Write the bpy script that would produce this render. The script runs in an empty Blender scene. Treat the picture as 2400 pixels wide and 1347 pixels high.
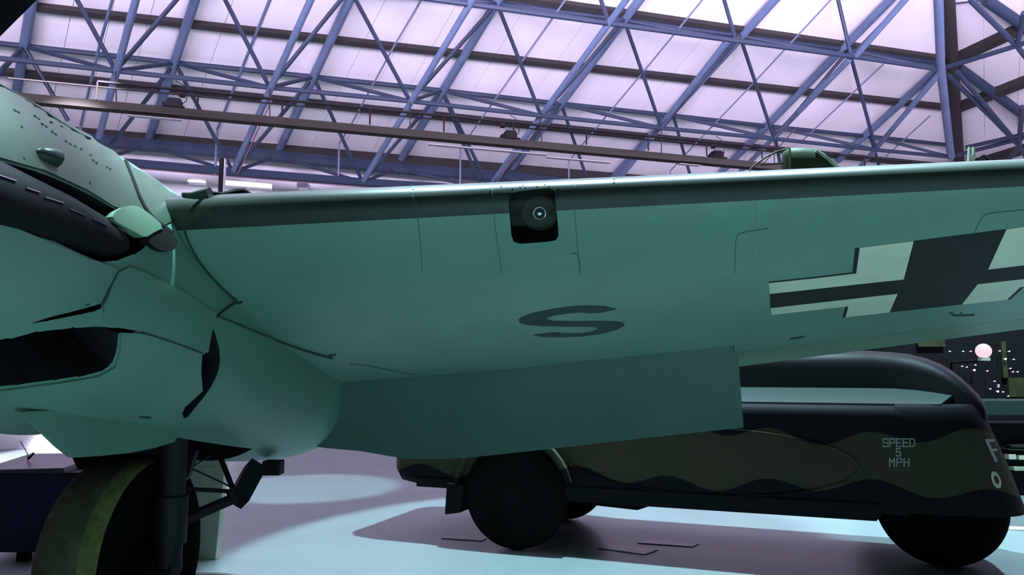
import bpy, bmesh, math, random
from mathutils import Vector, Matrix, geometry
from mathutils.bvhtree import BVHTree
random.seed(7)
SC = bpy.context.scene
COL = SC.collection
V = Vector

# ------------------------------------------------------------------ camera
F = 1750.0; CX, CY = 1200.0, 673.5; EYE = 1.75
PITCH = math.atan(197.0 / F)
cam_d = bpy.data.cameras.new('camera'); cam = bpy.data.objects.new('camera', cam_d); COL.objects.link(cam)
cam_d.sensor_width = 36.0; cam_d.lens = F / 2400 * 36.0; cam_d.clip_start = .05; cam_d.clip_end = 300
cam.location = (0, 0, EYE); cam.rotation_euler = (math.pi / 2 + PITCH, 0, 0)
SC.camera = cam
SC.view_settings.view_transform = 'Standard'; SC.view_settings.look = 'None'
SC.view_settings.gamma = 1; SC.view_settings.use_curve_mapping = False
SC.view_settings.exposure = 0.0

# ------------------------------------------------------------------ world and lamps
w = bpy.data.worlds.new('hall_air'); SC.world = w; w.use_nodes = True
w.node_tree.nodes['Background'].inputs[0].default_value = (.55, .50, .75, 1)
w.node_tree.nodes['Background'].inputs[1].default_value = .035

MINT = (.55, .86, 1.0); LAV = (.83, .68, 1.0); PINK = (.86, .80, 1.0)
def area(name, loc, target, sx, sy, watts, col, spread=180):
    d = bpy.data.lights.new(name, 'AREA'); d.shape = 'RECTANGLE'; d.size = sx; d.size_y = sy
    d.energy = watts; d.color = col; d.spread = math.radians(spread)
    o = bpy.data.objects.new(name, d); COL.objects.link(o); o.location = loc
    o.rotation_euler = (V(target) - V(loc)).to_track_quat('-Z', 'Y').to_euler()
    return o
def spot(name, loc, target, watts, col, deg, blend, radius=.15):
    d = bpy.data.lights.new(name, 'SPOT'); d.energy = watts; d.color = col
    d.spot_size = math.radians(deg); d.spot_blend = blend; d.shadow_soft_size = radius
    o = bpy.data.objects.new(name, d); COL.objects.link(o); o.location = loc
    o.rotation_euler = (V(target) - V(loc)).to_track_quat('-Z', 'Y').to_euler()
    return o
# mint lamps of the hall, hung from the roof above the frame, shining down on the floor, then added fill lamps
spot('unseen_floor_spot', (1.6, 7.6, 9.0), (1.6, 7.2, 0), 7900, MINT, 53, .12, .10)
spot('unseen_floor_spot', (7.5, 8.2, 9.0), (7.9, 9.2, 0), 5600, MINT, 58, .2, .12)
spot('unseen_floor_spot', (-3.0, 8.6, 9.6), (-3.1, 11.6, 0), 4700, MINT, 17, .35, .10)
spot('unseen_floor_spot', (-6.5, 8.5, 9.5), (-8.3, 16.0, 0), 42000, PINK, 25, .25, .10)
for lx in (-1.2, .3, 1.8, 3.3): spot('wing_fill_lamp', (lx, 4.4, 10.0), (lx, 4.25, 2.5), 11500, MINT, 20, .5, .25)  # fill lamps added to brighten the top of the wing's leading edge
spot('unseen_floor_spot', (.4, 4.4, 9.8), (-2.4, -1.0, 0), 16500, MINT, 38, .5, .3)  # added so the unseen front floor bounces light onto nacelle and wing underside
spot('unseen_floor_spot', (2.6, 4.4, 9.8), (2.6, -.2, 0), 16500, MINT, 46, .4, .3)  # second added lamp, brightening the wing underside by floor bounce
spot('cowl_fill_lamp', (-3.4, 1.4, 10.0), (-2.7, 3.3, 2.9), 3000, MINT, 19, .5, .3)  # added fill lamp that brightens the cowl top
# lavender up-lamps washing the white roof
area('roof_wash_lamp', (-8, 5.5, 7.7), (-8.5, 14.0, 10.8), 8, 2.6, 950, LAV, 125)
area('roof_wash_lamp', (1, 8.3, 7.5), (1, 16.2, 10.4), 8, 2.6, 1000, LAV, 130)
area('roof_wash_lamp', (10, 8.3, 6.9), (11.5, 18, 9.9), 8, 2.6, 1150, LAV, 130)

# ------------------------------------------------------------------ helpers
def ray(px, py):
    x = (px - CX) / F; y = (CY - py) / F
    c, s = math.cos(PITCH), math.sin(PITCH)
    d = V((x, c - y * s, s + y * c)); return d / d.y
EYEV = V((0, 0, EYE))
def at(px, py, Y): return EYEV + ray(px, py) * Y
def on_plane(px, py, p0, n):
    d = ray(px, py); return EYEV + d * ((p0 - EYEV).dot(n) / d.dot(n))
def on_z(px, py, z=0.0): return on_plane(px, py, V((0, 0, z)), V((0, 0, 1)))
def proj(p):
    q = p - EYEV; c, s = math.cos(PITCH), math.sin(PITCH)
    z = q.y * c + q.z * s; y = -q.y * s + q.z * c
    return (CX + F * q.x / z, CY - F * y / z)

WM = {}
def wm(o): return WM.get(o.name, Matrix.Identity(4))
class MB:
    def __init__(s): s.v = []; s.f = []; s.m = []
    def poly(s, pts, mi=0):
        b = len(s.v); s.v += [V(p) for p in pts]; s.f.append(list(range(b, b + len(pts)))); s.m.append(mi)
    def raw(s, vs, fs, mi=0):
        b = len(s.v); s.v += [V(p) for p in vs]
        for f in fs: s.f.append([b + i for i in f]); s.m.append(mi)
    def hexa(s, c, mi=0):       # 8 corners: bottom 4 ccw, top 4 ccw
        s.raw(c, [(3,2,1,0),(4,5,6,7),(0,1,5,4),(1,2,6,5),(2,3,7,6),(3,0,4,7)], mi)
    def box(s, cx, cy, cz, sx, sy, sz, M=None, mi=0):
        c = [V((cx + a*sx/2, cy + b*sy/2, cz + d*sz/2)) for d in (-1,1) for a,b in ((-1,-1),(1,-1),(1,1),(-1,1))]
        if M is not None: c = [M @ p for p in c]
        s.hexa(c, mi)
    def tube(s, pts, r, seg=10, mi=0, r2=None, cap=True):
        pts = [V(p) for p in pts]; n = len(pts); rings = []; b0 = len(s.v); up = None
        for i, p in enumerate(pts):
            t = (pts[min(i+1,n-1)] - pts[max(i-1,0)]).normalized()
            if up is None:
                up = V((0,0,1)) if abs(t.z) < .9 else V((1,0,0))
            x = (up - t * up.dot(t)).normalized(); y = t.cross(x); up = x
            rr = r if r2 is None else r + (r2 - r) * i / (n - 1)
            if isinstance(r, (list, tuple)): rr = r[i]
            for k in range(seg):
                a = 2*math.pi*k/seg; s.v.append(p + x*math.cos(a)*rr + y*math.sin(a)*rr)
        for i in range(n-1):
            for k in range(seg):
                k2 = (k+1) % seg
                s.f.append([b0+i*seg+k, b0+i*seg+k2, b0+(i+1)*seg+k2, b0+(i+1)*seg+k]); s.m.append(mi)
        if cap:
            s.f.append([b0+k for k in range(seg)][::-1]); s.m.append(mi)
            s.f.append([b0+(n-1)*seg+k for k in range(seg)]); s.m.append(mi)
    def lathe(s, prof, M, seg=32, mi=0):   # prof [(r, h)] about local z, closed profile
        b0 = len(s.v); n = len(prof)
        for r, h in prof:
            for k in range(seg):
                a = 2*math.pi*k/seg; s.v.append(M @ V((r*math.cos(a), r*math.sin(a), h)))
        for i in range(n-1):
            for k in range(seg):
                k2 = (k+1) % seg
                s.f.append([b0+i*seg+k, b0+i*seg+k2, b0+(i+1)*seg+k2, b0+(i+1)*seg+k]); s.m.append(mi)
        s.f.append([b0+k for k in range(seg)][::-1]); s.m.append(mi)
        s.f.append([b0+(n-1)*seg+k for k in range(seg)]); s.m.append(mi)
    def grid(s, rows, mi=0, close=False, mif=None):   # rows: list of equal-length point lists
        b0 = len(s.v); n = len(rows[0])
        for r in rows: s.v += [V(p) for p in r]
        for i in range(len(rows)-1):
            for k in range(n if close else n-1):
                k2 = (k+1) % n
                s.f.append([b0+i*n+k, b0+i*n+k2, b0+(i+1)*n+k2, b0+(i+1)*n+k])
                s.m.append(mif(i, k) if mif else mi)
        return b0, n
    def build(s, name, mats, parent=None, smooth=None, bevel=0, local=False, recalc=True):
        me = bpy.data.meshes.new(name)
        M = wm(parent).inverted() if parent and not local else None
        me.from_pydata([tuple(M @ p) if M else tuple(p) for p in s.v], [], s.f)
        if not isinstance(mats, (list, tuple)): mats = [mats]
        for m in mats: me.materials.append(m)
        for p, mi in zip(me.polygons, s.m): p.material_index = mi
        if recalc:
            bm = bmesh.new(); bm.from_mesh(me); bmesh.ops.remove_doubles(bm, verts=bm.verts, dist=1e-5)
            bmesh.ops.recalc_face_normals(bm, faces=bm.faces); bm.to_mesh(me); bm.free()
        if smooth is not None:
            me.shade_smooth() if hasattr(me, 'shade_smooth') else None
            me.set_sharp_from_angle(angle=math.radians(smooth))
        o = bpy.data.objects.new(name, me); COL.objects.link(o)
        if parent: o.parent = parent; WM[o.name] = wm(parent)
        if bevel:
            b = o.modifiers.new('bevel', 'BEVEL'); b.width = bevel; b.segments = 2; b.limit_method = 'ANGLE'
        return o
def thing(name, label, cat, loc, rz=0.0, group=None):
    o = bpy.data.objects.new(name, None); COL.objects.link(o); o.location = loc; o.rotation_euler = (0, 0, rz)
    o.empty_display_size = .2
    WM[o.name] = Matrix.Translation(loc) @ Matrix.Rotation(rz, 4, 'Z')
    o['label'] = label; o['category'] = cat
    if group: o['group'] = group
    return o
def structure(o): o['kind'] = 'structure'; return o

# ------------------------------------------------------------------ materials
def mat(name, col, rough=.6, metal=0, spec=.5, var=0, scale=6, bump=0, emit=None, estr=0, stretch=None, coat=0):
    m = bpy.data.materials.new(name); m.use_nodes = True; nt = m.node_tree; b = nt.nodes['Principled BSDF']
    b.inputs['Base Color'].default_value = (*col, 1); b.inputs['Roughness'].default_value = rough
    b.inputs['Metallic'].default_value = metal; b.inputs['Specular IOR Level'].default_value = spec
    b.inputs['Coat Weight'].default_value = coat
    if emit: b.inputs['Emission Color'].default_value = (*emit, 1); b.inputs['Emission Strength'].default_value = estr
    if var or bump:
        tc = nt.nodes.new('ShaderNodeTexCoord'); n = nt.nodes.new('ShaderNodeTexNoise'); n.inputs['Scale'].default_value = scale
        n.inputs['Detail'].default_value = 6
        mp = nt.nodes.new('ShaderNodeMapping'); nt.links.new(tc.outputs['Object'], mp.inputs[0]); nt.links.new(mp.outputs[0], n.inputs[0])
        if stretch: mp.inputs['Scale'].default_value = stretch
        if var:
            r = nt.nodes.new('ShaderNodeValToRGB'); nt.links.new(n.outputs[0], r.inputs[0])
            r.color_ramp.elements[0].position = .3; r.color_ramp.elements[1].position = .7
            r.color_ramp.elements[0].color = (*[c*(1-var) for c in col], 1); r.color_ramp.elements[1].color = (*[min(1, c*(1+var)) for c in col], 1)
            nt.links.new(r.outputs[0], b.inputs['Base Color'])
        if bump:
            bp = nt.nodes.new('ShaderNodeBump'); bp.inputs['Strength'].default_value = bump; bp.inputs['Distance'].default_value = .01
            nt.links.new(n.outputs[0], bp.inputs['Height']); nt.links.new(bp.outputs[0], b.inputs['Normal'])
    return m
M_floor = mat('floor_paint', (.215, .272, .268), .32, spec=.16, var=.06, scale=1.5, bump=.02)
M_roof = mat('roof_lining', (.80, .79, .80), .8, var=.05, scale=.6, stretch=(1, 1, 1))
M_wall = mat('wall_white', (.72, .71, .74), .8, var=.04, scale=.5)
M_blue = mat('steel_blue', (.105, .15, .245), .42, spec=.4, var=.12, scale=3)
M_dblue = mat('steel_dark_blue', (.026, .040, .072), .5, spec=.3, var=.1, scale=3)
M_purlin = mat('purlin_brown', (.024, .023, .023), .85)
M_pink = mat('pink_line_paint', (.22, .11, .15), .6)
M_pipe = mat('pipe_grey_blue', (.17, .20, .30), .5)
M_track = mat('track_grey', (.045, .042, .036), .9, spec=.1)
M_black = mat('black_paint', (.009, .009, .0105), .7, spec=.15)
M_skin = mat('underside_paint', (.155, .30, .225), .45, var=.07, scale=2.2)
M_flap_shade = mat('underside_paint_shaded', (.115, .225, .185), .5, var=.07, scale=2.2)  # underside paint darkened for the weaker bounce light on the flap
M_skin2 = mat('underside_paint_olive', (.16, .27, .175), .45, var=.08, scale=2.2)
M_camo_up = mat('upper_paint_grey', (.027, .036, .027), .36, var=.15, scale=3, spec=.4)
M_cowl = mat('cowl_paint', (.048, .088, .055), .45, var=.16, scale=3)
M_dark = mat('dark_cavity', (.012, .011, .012), .8)
M_soot = mat('soot_brown', (.016, .0125, .012), .8, spec=.15, var=.2)
M_seam = mat('seam_dark', (.035, .075, .06), .8)
M_faint = mat('seam_faint', (.06,.13,.105), .7)
M_white = mat('marking_white', (.74, .76, .56), .5, var=.06)
M_mblack = mat('marking_black', (.026, .026, .025), .7, spec=.2, var=.1)
M_sgrey = mat('letter_grey', (.045, .075, .065), .7, spec=.2, var=.15)
M_rubber = mat('rubber', (.008, .0075, .0072), .95, spec=.08, var=.2, scale=20, bump=.2)
M_tyreold = mat('old_tyre_tread', (.14, .14, .08), .9, spec=.1, var=.25, scale=14, bump=.3)
M_tyreedge = mat('old_tyre_edge', (.22, .235, .08), .9, spec=.1, var=.4, scale=18, bump=.3)
M_hub = mat('wheel_hub', (.009, .0085, .008), .9, spec=.1, var=.2)
M_gear = mat('gear_leg_paint', (.013, .013, .014), .6)
M_metal = mat('bright_metal', (.75, .76, .78), .2, metal=1)
M_navy = mat('navy_paint', (.018, .025, .07), .6, var=.1)
M_lid = mat('lid_grey', (.10, .09, .12), .3)
M_plinth = mat('pale_plinth', (.46, .55, .40), .7, var=.05)
M_tube = mat('fluorescent_tube', (.9, .9, .9), .5, emit=(.95, .93, 1), estr=9)
M_globe = mat('globe_glow', (.1, .1, .1), .5, emit=(1, .66, .76), estr=1.0)
M_spark = mat('glint_glow', (.9, .8, .9), .5, emit=(.85, .75, 1), estr=1.6)
M_hatch = mat('floor_hatch_metal', (.27, .26, .29), .35, var=.1)
M_olive = mat('fairing_olive', (.03, .048, .018), .6, var=.15)

# ================================================================== ROOM
# roof plane from the eaves line; the roof climbs towards the camera
ZE = 7.6
e1 = on_z(205, 304, ZE); e2 = on_z(1500, 413, ZE)
U = (e2 - e1).normalized()
NIN = V((U.y, -U.x, 0));  NIN = NIN if NIN.y < 0 else -NIN
SL = math.radians(23)
WUP = (NIN * math.cos(SL) + V((0, 0, math.sin(SL)))).normalized()
NR = U.cross(WUP).normalized(); NR = NR if NR.z > 0 else -NR
P_IN, P_OUT, P_PANEL = e1 - NR * 1.30, e1 - NR * .14, e1
def R(px, py, p0=P_OUT): return on_plane(px, py, p0, NR)
def RW(px, py, off): return on_plane(px, py, e1 + NIN*off, NIN)
def uw(p): q = p - e1; return q.dot(U), q.dot(WUP)
def PT(u, w_, dn=0.0): return e1 + U * u + WUP * w_ + NR * dn
h1, h2 = on_plane(2227, 160, P_PANEL, NR), on_plane(2240, 343, P_PANEL, NR)
HIP = (h1 - h2).normalized()
V2 = NIN.copy()                                   # run of the right-hand eaves, towards the camera
NR2 = V2.cross(HIP).normalized(); NR2 = NR2 if NR2.z > 0 else -NR2
def R2(px, py, off=.14): return on_plane(px, py, h2 - NR2 * off, NR2)
tE = (ZE - h2.z) / HIP.z; CORNER = h2 + HIP * tE     # eaves corner

# floor
mb = MB(); mb.hexa([(-30,-12,-.2),(34,-12,-.2),(34,40,-.2),(-30,40,-.2),(-30,-12,0),(34,-12,0),(34,40,0),(-30,40,0)])
floor = structure(mb.build('floor', M_floor))
def hatch(pts):
    m = MB(); q = [on_z(*p) for p in pts]
    m.hexa([p + V((0,0,.001)) for p in q] + [p + V((0,0,.008)) for p in q]); m.build('floor_hatch', M_hatch, floor)
hatch([(1400,1285),(1512,1300),(1542,1289),(1428,1276)]); hatch([(1495,1273),(1622,1282),(1640,1275),(1515,1265)])
hatch([(1034,1262),(1130,1268),(1140,1262),(1060,1257)])
m = MB(); q = [on_z(*p) for p in [(2362,1243),(2420,1246),(2420,1239),(2365,1237)]]
m.hexa([p + V((0,0,.001)) for p in q] + [p + V((0,0,.02)) for p in q]); m.build('white_floor_strip', M_white, floor)  # thin white strip laid on the floor

# walls
def wallbox(name, a, b, n, z0, z1, t=.3):
    m = MB(); m.hexa([V((*a.xy, z0)), V((*b.xy, z0)), V((*(b - n*t).xy, z0)), V((*(a - n*t).xy, z0)),
                      V((*a.xy, z1)), V((*b.xy, z1)), V((*(b - n*t).xy, z1)), V((*(a - n*t).xy, z1))])
    return structure(m.build(name, M_wall))
wa = e1 - U * 14
wallbox('wall_back', wa - NIN*.0, CORNER, NIN, 0, ZE + .05)
n2 = V((V2.y, -V2.x, 0)); n2 = n2 if n2.x < 0 else -n2
wallbox('wall_right', CORNER + V2 * 0.0, CORNER + V2 * 26, n2, 0, ZE + .05)

# roof panels (seams follow the rafters, rows follow the purlins)
raf_px = [((73,14),(43,190)), ((457,0),(345,338)), ((819,0),(648,365)), ((1157,17),(930,390)), ((1499,0),(1188,410)),
          ((1816,0),(1437,415)), ((2087,0),(1689,405)), ((2196,165),(1962,377))]
def line_uw(a, b, p0=P_PANEL):
    return V(uw(on_plane(*a, p0, NR))), V(uw(on_plane(*b, p0, NR)))
raf = [line_uw(a, b, P_OUT) for a, b in raf_px]
def ext(l, wv):   # u at height w
    (u0, w0), (u1, w1) = l; t = (wv - w0) / (w1 - w0); return u0 + (u1 - u0) * t
WTOP = 16.0
def at_w(wv):
    us = [ext(l, wv) for l in raf]
    d0 = us[1] - us[0]
    d1 = us[-1] - us[-2]
    return [us[0] - 3*d0, us[0] - 2*d0, us[0] - d0] + us + [us[-1] + d1*k for k in (1,2,3,4,5,6)]
ub, ut = at_w(0.0), at_w(WTOP)
seams = []
for i in range(len(ub) - 1):
    for k in range(4):
        t = k / 4; seams.append((V((ub[i] + (ub[i+1]-ub[i])*t, 0)), V((ut[i] + (ut[i+1]-ut[i])*t, WTOP))))
pur_px = [((205,304),(1500,413)), ((0,162),(1500,314)), ((90,12),(1700,190)), ((1280,0),(2208,134))]
pur = [line_uw(a, b) for a, b in pur_px]
def w_at(l, u): (u0,w0),(u1,w1) = l; return w0 + (w1-w0)*(u-u0)/(u1-u0)
hu, hd = V(uw(h2)), (V(uw(h1)) - V(uw(h2)))
def row_w(j, u):
    if j < 4: return w_at(pur[j], u)
    return w_at(pur[3], u) + (j - 3) * 3.2
def isect(sm, j):
    (u0,w0),(u1,w1) = sm; t = .3
    for _ in range(12):
        u = u0 + (u1-u0)*t; t = (row_w(j, u) - w0) / (w1 - w0)
    return V((u0 + (u1-u0)*t, w0 + (w1-w0)*t))
def clip(poly, p, d):     # keep the left of hip line (smaller u)
    n = V((-d.y, d.x)); out = []
    for i in range(len(poly)):
        a, b = poly[i], poly[(i+1) % len(poly)]; sa, sb = (a-p).dot(n), (b-p).dot(n)
        if sa >= 0: out.append(a)
        if (sa >= 0) != (sb >= 0): out.append(a + (b-a) * (sa/(sa-sb)))
    return out
m = MB(); m.poly([PT(*p, .12) for p in clip([V((-16,-1.0)),V((60,-1.0)),V((60,24)),V((-16,24))], hu, hd)])
m.poly([h2 + HIP*tE*1.0 + NR2*.12, h2 + HIP*tE + V2*30 + NR2*.12, h2 + HIP*22 + V2*30 + NR2*.12, h2 + HIP*22 + NR2*.12])
ceiling = structure(m.build('ceiling', M_roof, recalc=False))
G = .012
NROW = 6
def panel(poly, f, n):
    if len(poly) < 3: return
    c = sum(poly, V((0,0))) / len(poly)
    r = max((p - c).length for p in poly)
    if r < .1: return
    q = [p + (c-p).normalized()*G for p in poly]
    lo = [f(*p, 0) for p in q]; hi = [f(*p, .05) for p in q]; k = len(q)
    mm = MB(); mm.raw(lo+hi, [list(range(k))[::-1], list(range(k, 2*k))] + [(i,(i+1)%k,k+(i+1)%k,k+i) for i in range(k)])
    mm.build('roof_panel', M_roof, ceiling)
for s in range(len(seams) - 1):
    for j in range(NROW):
        p = [isect(seams[s], j), isect(seams[s+1], j), isect(seams[s+1], j+1), isect(seams[s], j+1)]
        p = clip(p, hu, hd)
        if p: panel(p, PT, NR)
def PT2(a, b, dn=0.0): return h2 + HIP*b + V2*a + NR2*dn
hw = [tE, 0.0, (h1-h2).length*.50, (h1-h2).length*1.04, (h1-h2).length*2.0]
for j in range(4):
    for k in range(9):
        a0, a1 = k*1.0, (k+1)*1.0
        pts = [V((a0, hw[j] )), V((a1, hw[j])), V((a1, hw[j+1])), V((a0, hw[j+1]))]
        panel(pts, PT2, NR2)

# steel roof frame
frame = thing('roof_frame', 'blue tubular steel space frame of rafters, purlins and braces under the pale hall roof', 'roof frame', tuple(CORNER * 1.0))
def member(name, pts, r, m, seg=8):
    mm = MB(); mm.tube(pts, r, seg); return mm.build(name, m, frame, smooth=40)
def purlin(a, b, hh=.24, m=M_purlin):
    d = (b-a).normalized(); x = NR; y = d.cross(x).normalized()
    mm = MB(); bt, th = .07, hh
    mm.hexa([a - y*bt - x*th, b - y*bt - x*th, b + y*bt - x*th, a + y*bt - x*th, a - y*bt, b - y*bt, b + y*bt, a + y*bt])
    return mm.build('purlin', m, frame)
def hipclip(a, b):
    A, B = V(uw(a)), V(uw(b)); n = V((-hd.y, hd.x)); sa, sb = (A-hu).dot(n), (B-hu).dot(n)
    return a + (b-a)*(sa/(sa-sb))
for j in range(5):
    uL, uR = -15.0, 34.0
    a, b = PT(uL, row_w(j, uL), -.0), PT(uR, row_w(j, uR), -.0)
    b = hipclip(a, b)
    purlin(a, b, .13 if j else .30)
    if j < 4:
        e = b + V2*9; dd = (e-b).normalized(); mm = MB(); y = dd.cross(NR2).normalized()
        mm.hexa([b - y*.1 - NR2*.24, e - y*.1 - NR2*.24, e + y*.1 - NR2*.24, b + y*.1 - NR2*.24, b - y*.1, e - y*.1, e + y*.1, b + y*.1])
        mm.build('purlin', M_purlin, frame)
def stretch(a, b, k0, k1): return a + (b-a)*k0, a + (b-a)*k1
for i, (a, b) in enumerate(raf_px):
    p, q = R(*a), R(*b)
    if i == 7: k0, k1 = 0, 1.0
    else: k0, k1 = (-.9, 1.0)
    if i == 0: k1 = 1.9
    p2, q2 = stretch(p, q, k0, k1)
    member('rafter', [p2, q2], .10, M_blue, 12)
for a, b in [((318,0),(232,321)), ((728,0),(546,403)), ((1096,19),(850,427)), ((1467,0),(1154,427)), ((1705,95),(1447,425)),
             ((2121,0),(2006,131)), ((1990,140),(1735,403)), ((2205,168),(1975,440))]:
    p, q = R(*a, P_IN), (RW(*b, 1.1) if b[1] > 390 else R(*b, P_IN))
    k0 = 0 if a[1] > 30 else -.8
    p2, q2 = stretch(p, q, k0, 1); member('inner_chord', [p2, q2], .07, M_blue, 10)
U1 = [(56,108),(410,147),(735,180),(1036,212),(1315,243),(1578,271),(1813,297),(2040,320),(2227,340)]
L1 = [(271,166),(632,205),(961,237),(1268,271),(1550,300),(1814,325),(2053,351),(2229,368)]
U2 = [(820,-26),(1165,8),(1463,47),(1734,84),(1990,117),(2212,150)]
L2 = [(1098,10),(1427,55),(1725,96),(1995,132),(2205,163)]
U0 = [(345,340),(648,366),(930,395),(1188,415),(1437,440)]
L0 = [(232,376),(546,403),(850,427),(1150,446),(1450,468)]
def chord(name, pts, p0, r, m, left=None):
    P = [(RW(*p, p0) if isinstance(p0, float) else R(*p, p0)) for p in pts]
    if left: P = [P[0] + (P[0]-P[1])*left] + P
    for a, b in zip(P, P[1:]): member(name, [a, b], r, m)
    return P
cU1 = chord('upper_chord', U1, P_OUT, .062, M_dblue, 1.2); cL1 = chord('lower_chord', L1, P_IN, .055, M_dblue, 1.2)
cU2 = chord('upper_chord', U2, P_OUT, .062, M_dblue, 2.0); cL2 = chord('lower_chord', L2, P_IN, .055, M_dblue, 2.0)
cU0 = chord('eaves_tube', U0, .40, .16, M_dblue, 3.0); cL0 = chord('wall_tube', L0, 1.1, .11, M_dblue, 2.0)
u1, l1, u2, l2, u0, l0 = cU1[1:], cL1[1:], cU2[1:], cL2[1:], cU0[1:], cL0[1:]
D = []
for i in range(8): D.append((u1[i], l1[i]));
for i in range(8): D.append((l1[i], u1[i+1]))
for i in range(5): D += [(l2[i], u2[i+1])] + ([(u2[i], l2[i])])
for i in range(5):
    D.append((l0[i], u0[i]))
    if i < 4: D.append((u0[i], l0[i+1]))
for i in range(4): D += [(u1[i+1], l0[i+1])] if i < 3 else []
for i in range(4): D.append((u1[i+1], l0[i]))
X = lambda px, py, p0: R(px, py, p0)
D += [(u1[0], X(160,283,P_IN)), (u1[0], X(-60,240,P_IN)), (u1[0], X(0,167,P_IN)), (u1[3], RW(1131,445,1.1)), (u1[4], RW(1392,465,1.1)), (u1[5], RW(1640,490,1.1)), (u1[7], RW(2100,520,1.1)), (u1[6], RW(1850,510,1.1)),
      (l1[0], X(128,-97,P_OUT)), (l1[0], X(466,-62,P_OUT)), (l1[1], X(497,-61,P_OUT)), (l1[1], u2[0]), (l1[2], u2[0]), (l1[2], u2[1]),
      (l1[3], u2[1]), (l1[3], u2[2]), (l1[4], u2[2]), (l1[4], u2[3]), (l1[5], u2[3]), (l1[5], u2[4]), (l1[6], u2[4]), (l1[6], u2[5]),
      (l2[0], X(1090,-25,P_OUT)), (l2[1], X(1400,-25,P_OUT)), (l2[2], X(1690,-25,P_OUT)), (l2[3], X(1958,-27,P_OUT)), (l2[3], X(2150,-30,P_OUT))]
for a, b in D: member('diagonal_brace', [a, b], .045, M_dblue)
# hip members
member('hip_rafter', [h2 - NR*.2 + HIP*(-3), h1 + HIP*7 - NR*.2], .15, M_purlin, 10)
member('hip_chord', [R(2229,368,P_IN), R(2205,163,P_IN)], .10, M_blue, 10)
member('hip_chord', [R(2205,163,P_IN), R(2198,-40,P_IN)], .10, M_blue, 10)
Q = lambda px, py, o=.14: R2(px, py, o)
member('rafter', [Q(2246,158), Q(2430,292)], .125, M_dblue, 12); member('rafter', [Q(2311,0), Q(2440,88)], .125, M_dblue, 12)
member('rafter', [Q(2222,10), Q(2311,0)], .02, M_dblue, 6)
for a, b in [((2243,168),(2389,342)), ((2221,175),(2330,281)), ((2212,160),(2380,108)), ((2274,0),(2384,108)), ((2384,108),(2440,180)), ((2384,108),(2440,84)),
             ((2400,30),(2384,108)), ((2330,281),(2389,342)), ((2232,366),(2389,326)), ((2265,345),(2440,306)), ((2389,326),(2440,312)), ((2389,342),(2395,250)), ((2389,342),(2440,430)), ((2389,342),(2330,420))]:
    member('diagonal_brace', [Q(*a, .9), Q(*b, .9)], .06, M_dblue)
# thin pipes along the rafters, some with a drop at the eaves
for pts in [[(263,0),(235,99),(189,294)], [(632,0),(509,304)], [(987,0),(919,116),(820,297),(795,336)], [(1325,0),(1219,150),(1098,321),(1079,347)],
            [(1646,0),(1509,167),(1360,345),(1333,378)], [(1947,0),(1777,183),(1609,359),(1571,400)], [(2071,150),(1881,329)], [(2180,271),(2071,371)]]:
    P = [R(*p, e1 - NR*.5) for p in pts]
    if pts[0][1] == 0: P[0] = P[0] + (P[0]-P[1]).normalized()*2.5
    if pts[0][0] in (263,632,987,1325,1646,1947): P.append(P[-1] - V((0,0,1.1)))
    mm = MB()
    for a, b in zip(P, P[1:]): mm.tube([a, b], .021 if pts[0][0] > 700 else .032, 6)
    mm.build('thin_pipe', M_pipe if pts[0][0] > 700 else M_blue, frame)
for i, (a, b) in enumerate([((728,0),(546,403)), ((1310,200),(1145,432)), ((1990,146),(1740,420))]):
    off = V((.14,-.05,-.05)); p, q = R(*a, P_IN), RW(*b, 1.1); member('pink_line', [(p+q)/2 + off, q + off], .016, M_pink, 6)  # pink lines paint the pinkish light on the inner chords' lower half
P = [RW(x, y + 11, 1.1) for x, y in L0]; P = [P[0]*2 - P[1]] + P
for a, b in zip(P, P[1:]): member('pink_line', [a, b], .014, M_pink, 6)  # reddish conduit below the wall tube

# lighting track with hangers, projectors
TR0, TR1 = at(60, 232, 12.2), at(1870, 398, 16.5)
trk = thing('lighting_track', 'long grey lighting track beam hung below the steel roof frame', 'lighting track', tuple(TR0))
mm = MB(); d = (TR1-TR0).normalized(); y = V((d.y,-d.x,0)).normalized(); a, b = TR0 - d*6, TR1 + d*9
zz = V((0,0,1))
def beam(a, b, hw_, h_): return [a - y*hw_ - zz*h_, b - y*hw_ - zz*h_, b + y*hw_ - zz*h_, a + y*hw_ - zz*h_, a - y*hw_ + zz*h_, b - y*hw_ + zz*h_, b + y*hw_ + zz*h_, a + y*hw_ + zz*h_]
mm.hexa(beam(a, b, .10, .07)); mm.build('beam', M_track, trk)
def on_track(px):
    lo, hi = -.5, 1.5
    for _ in range(40):
        k = (lo+hi)/2
        if proj(TR0 + (TR1-TR0)*k)[0] < px: lo = k
        else: hi = k
    return TR0 + (TR1-TR0)*lo
for px, top in [(273,(271,166)), (632,(632,205)), (961,(961,237)), (1270,(1268,271)), (1550,(1550,300)), (1815,(1814,325))]:
    p = on_track(px); q = R(*top, P_IN); q.x, q.y = q.x, q.y
    mm = MB(); mm.tube([p, q], .014, 6); mm.build('hanger_chain', M_purlin, trk)
for px0, px1, dz in [(300, 425, -.13), (1005, 1280, -.17), (1280, 1430, -.22), (1590, 1640, -.11)]:
    p, q = on_track(px0) + zz*dz, on_track(px1) + zz*dz
    mm = MB(); mm.hexa(beam(p, q, .05, .009)); mm.build('strip_lamp', mat('strip_lamp_white', (.30,.29,.30), .6), trk)
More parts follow.
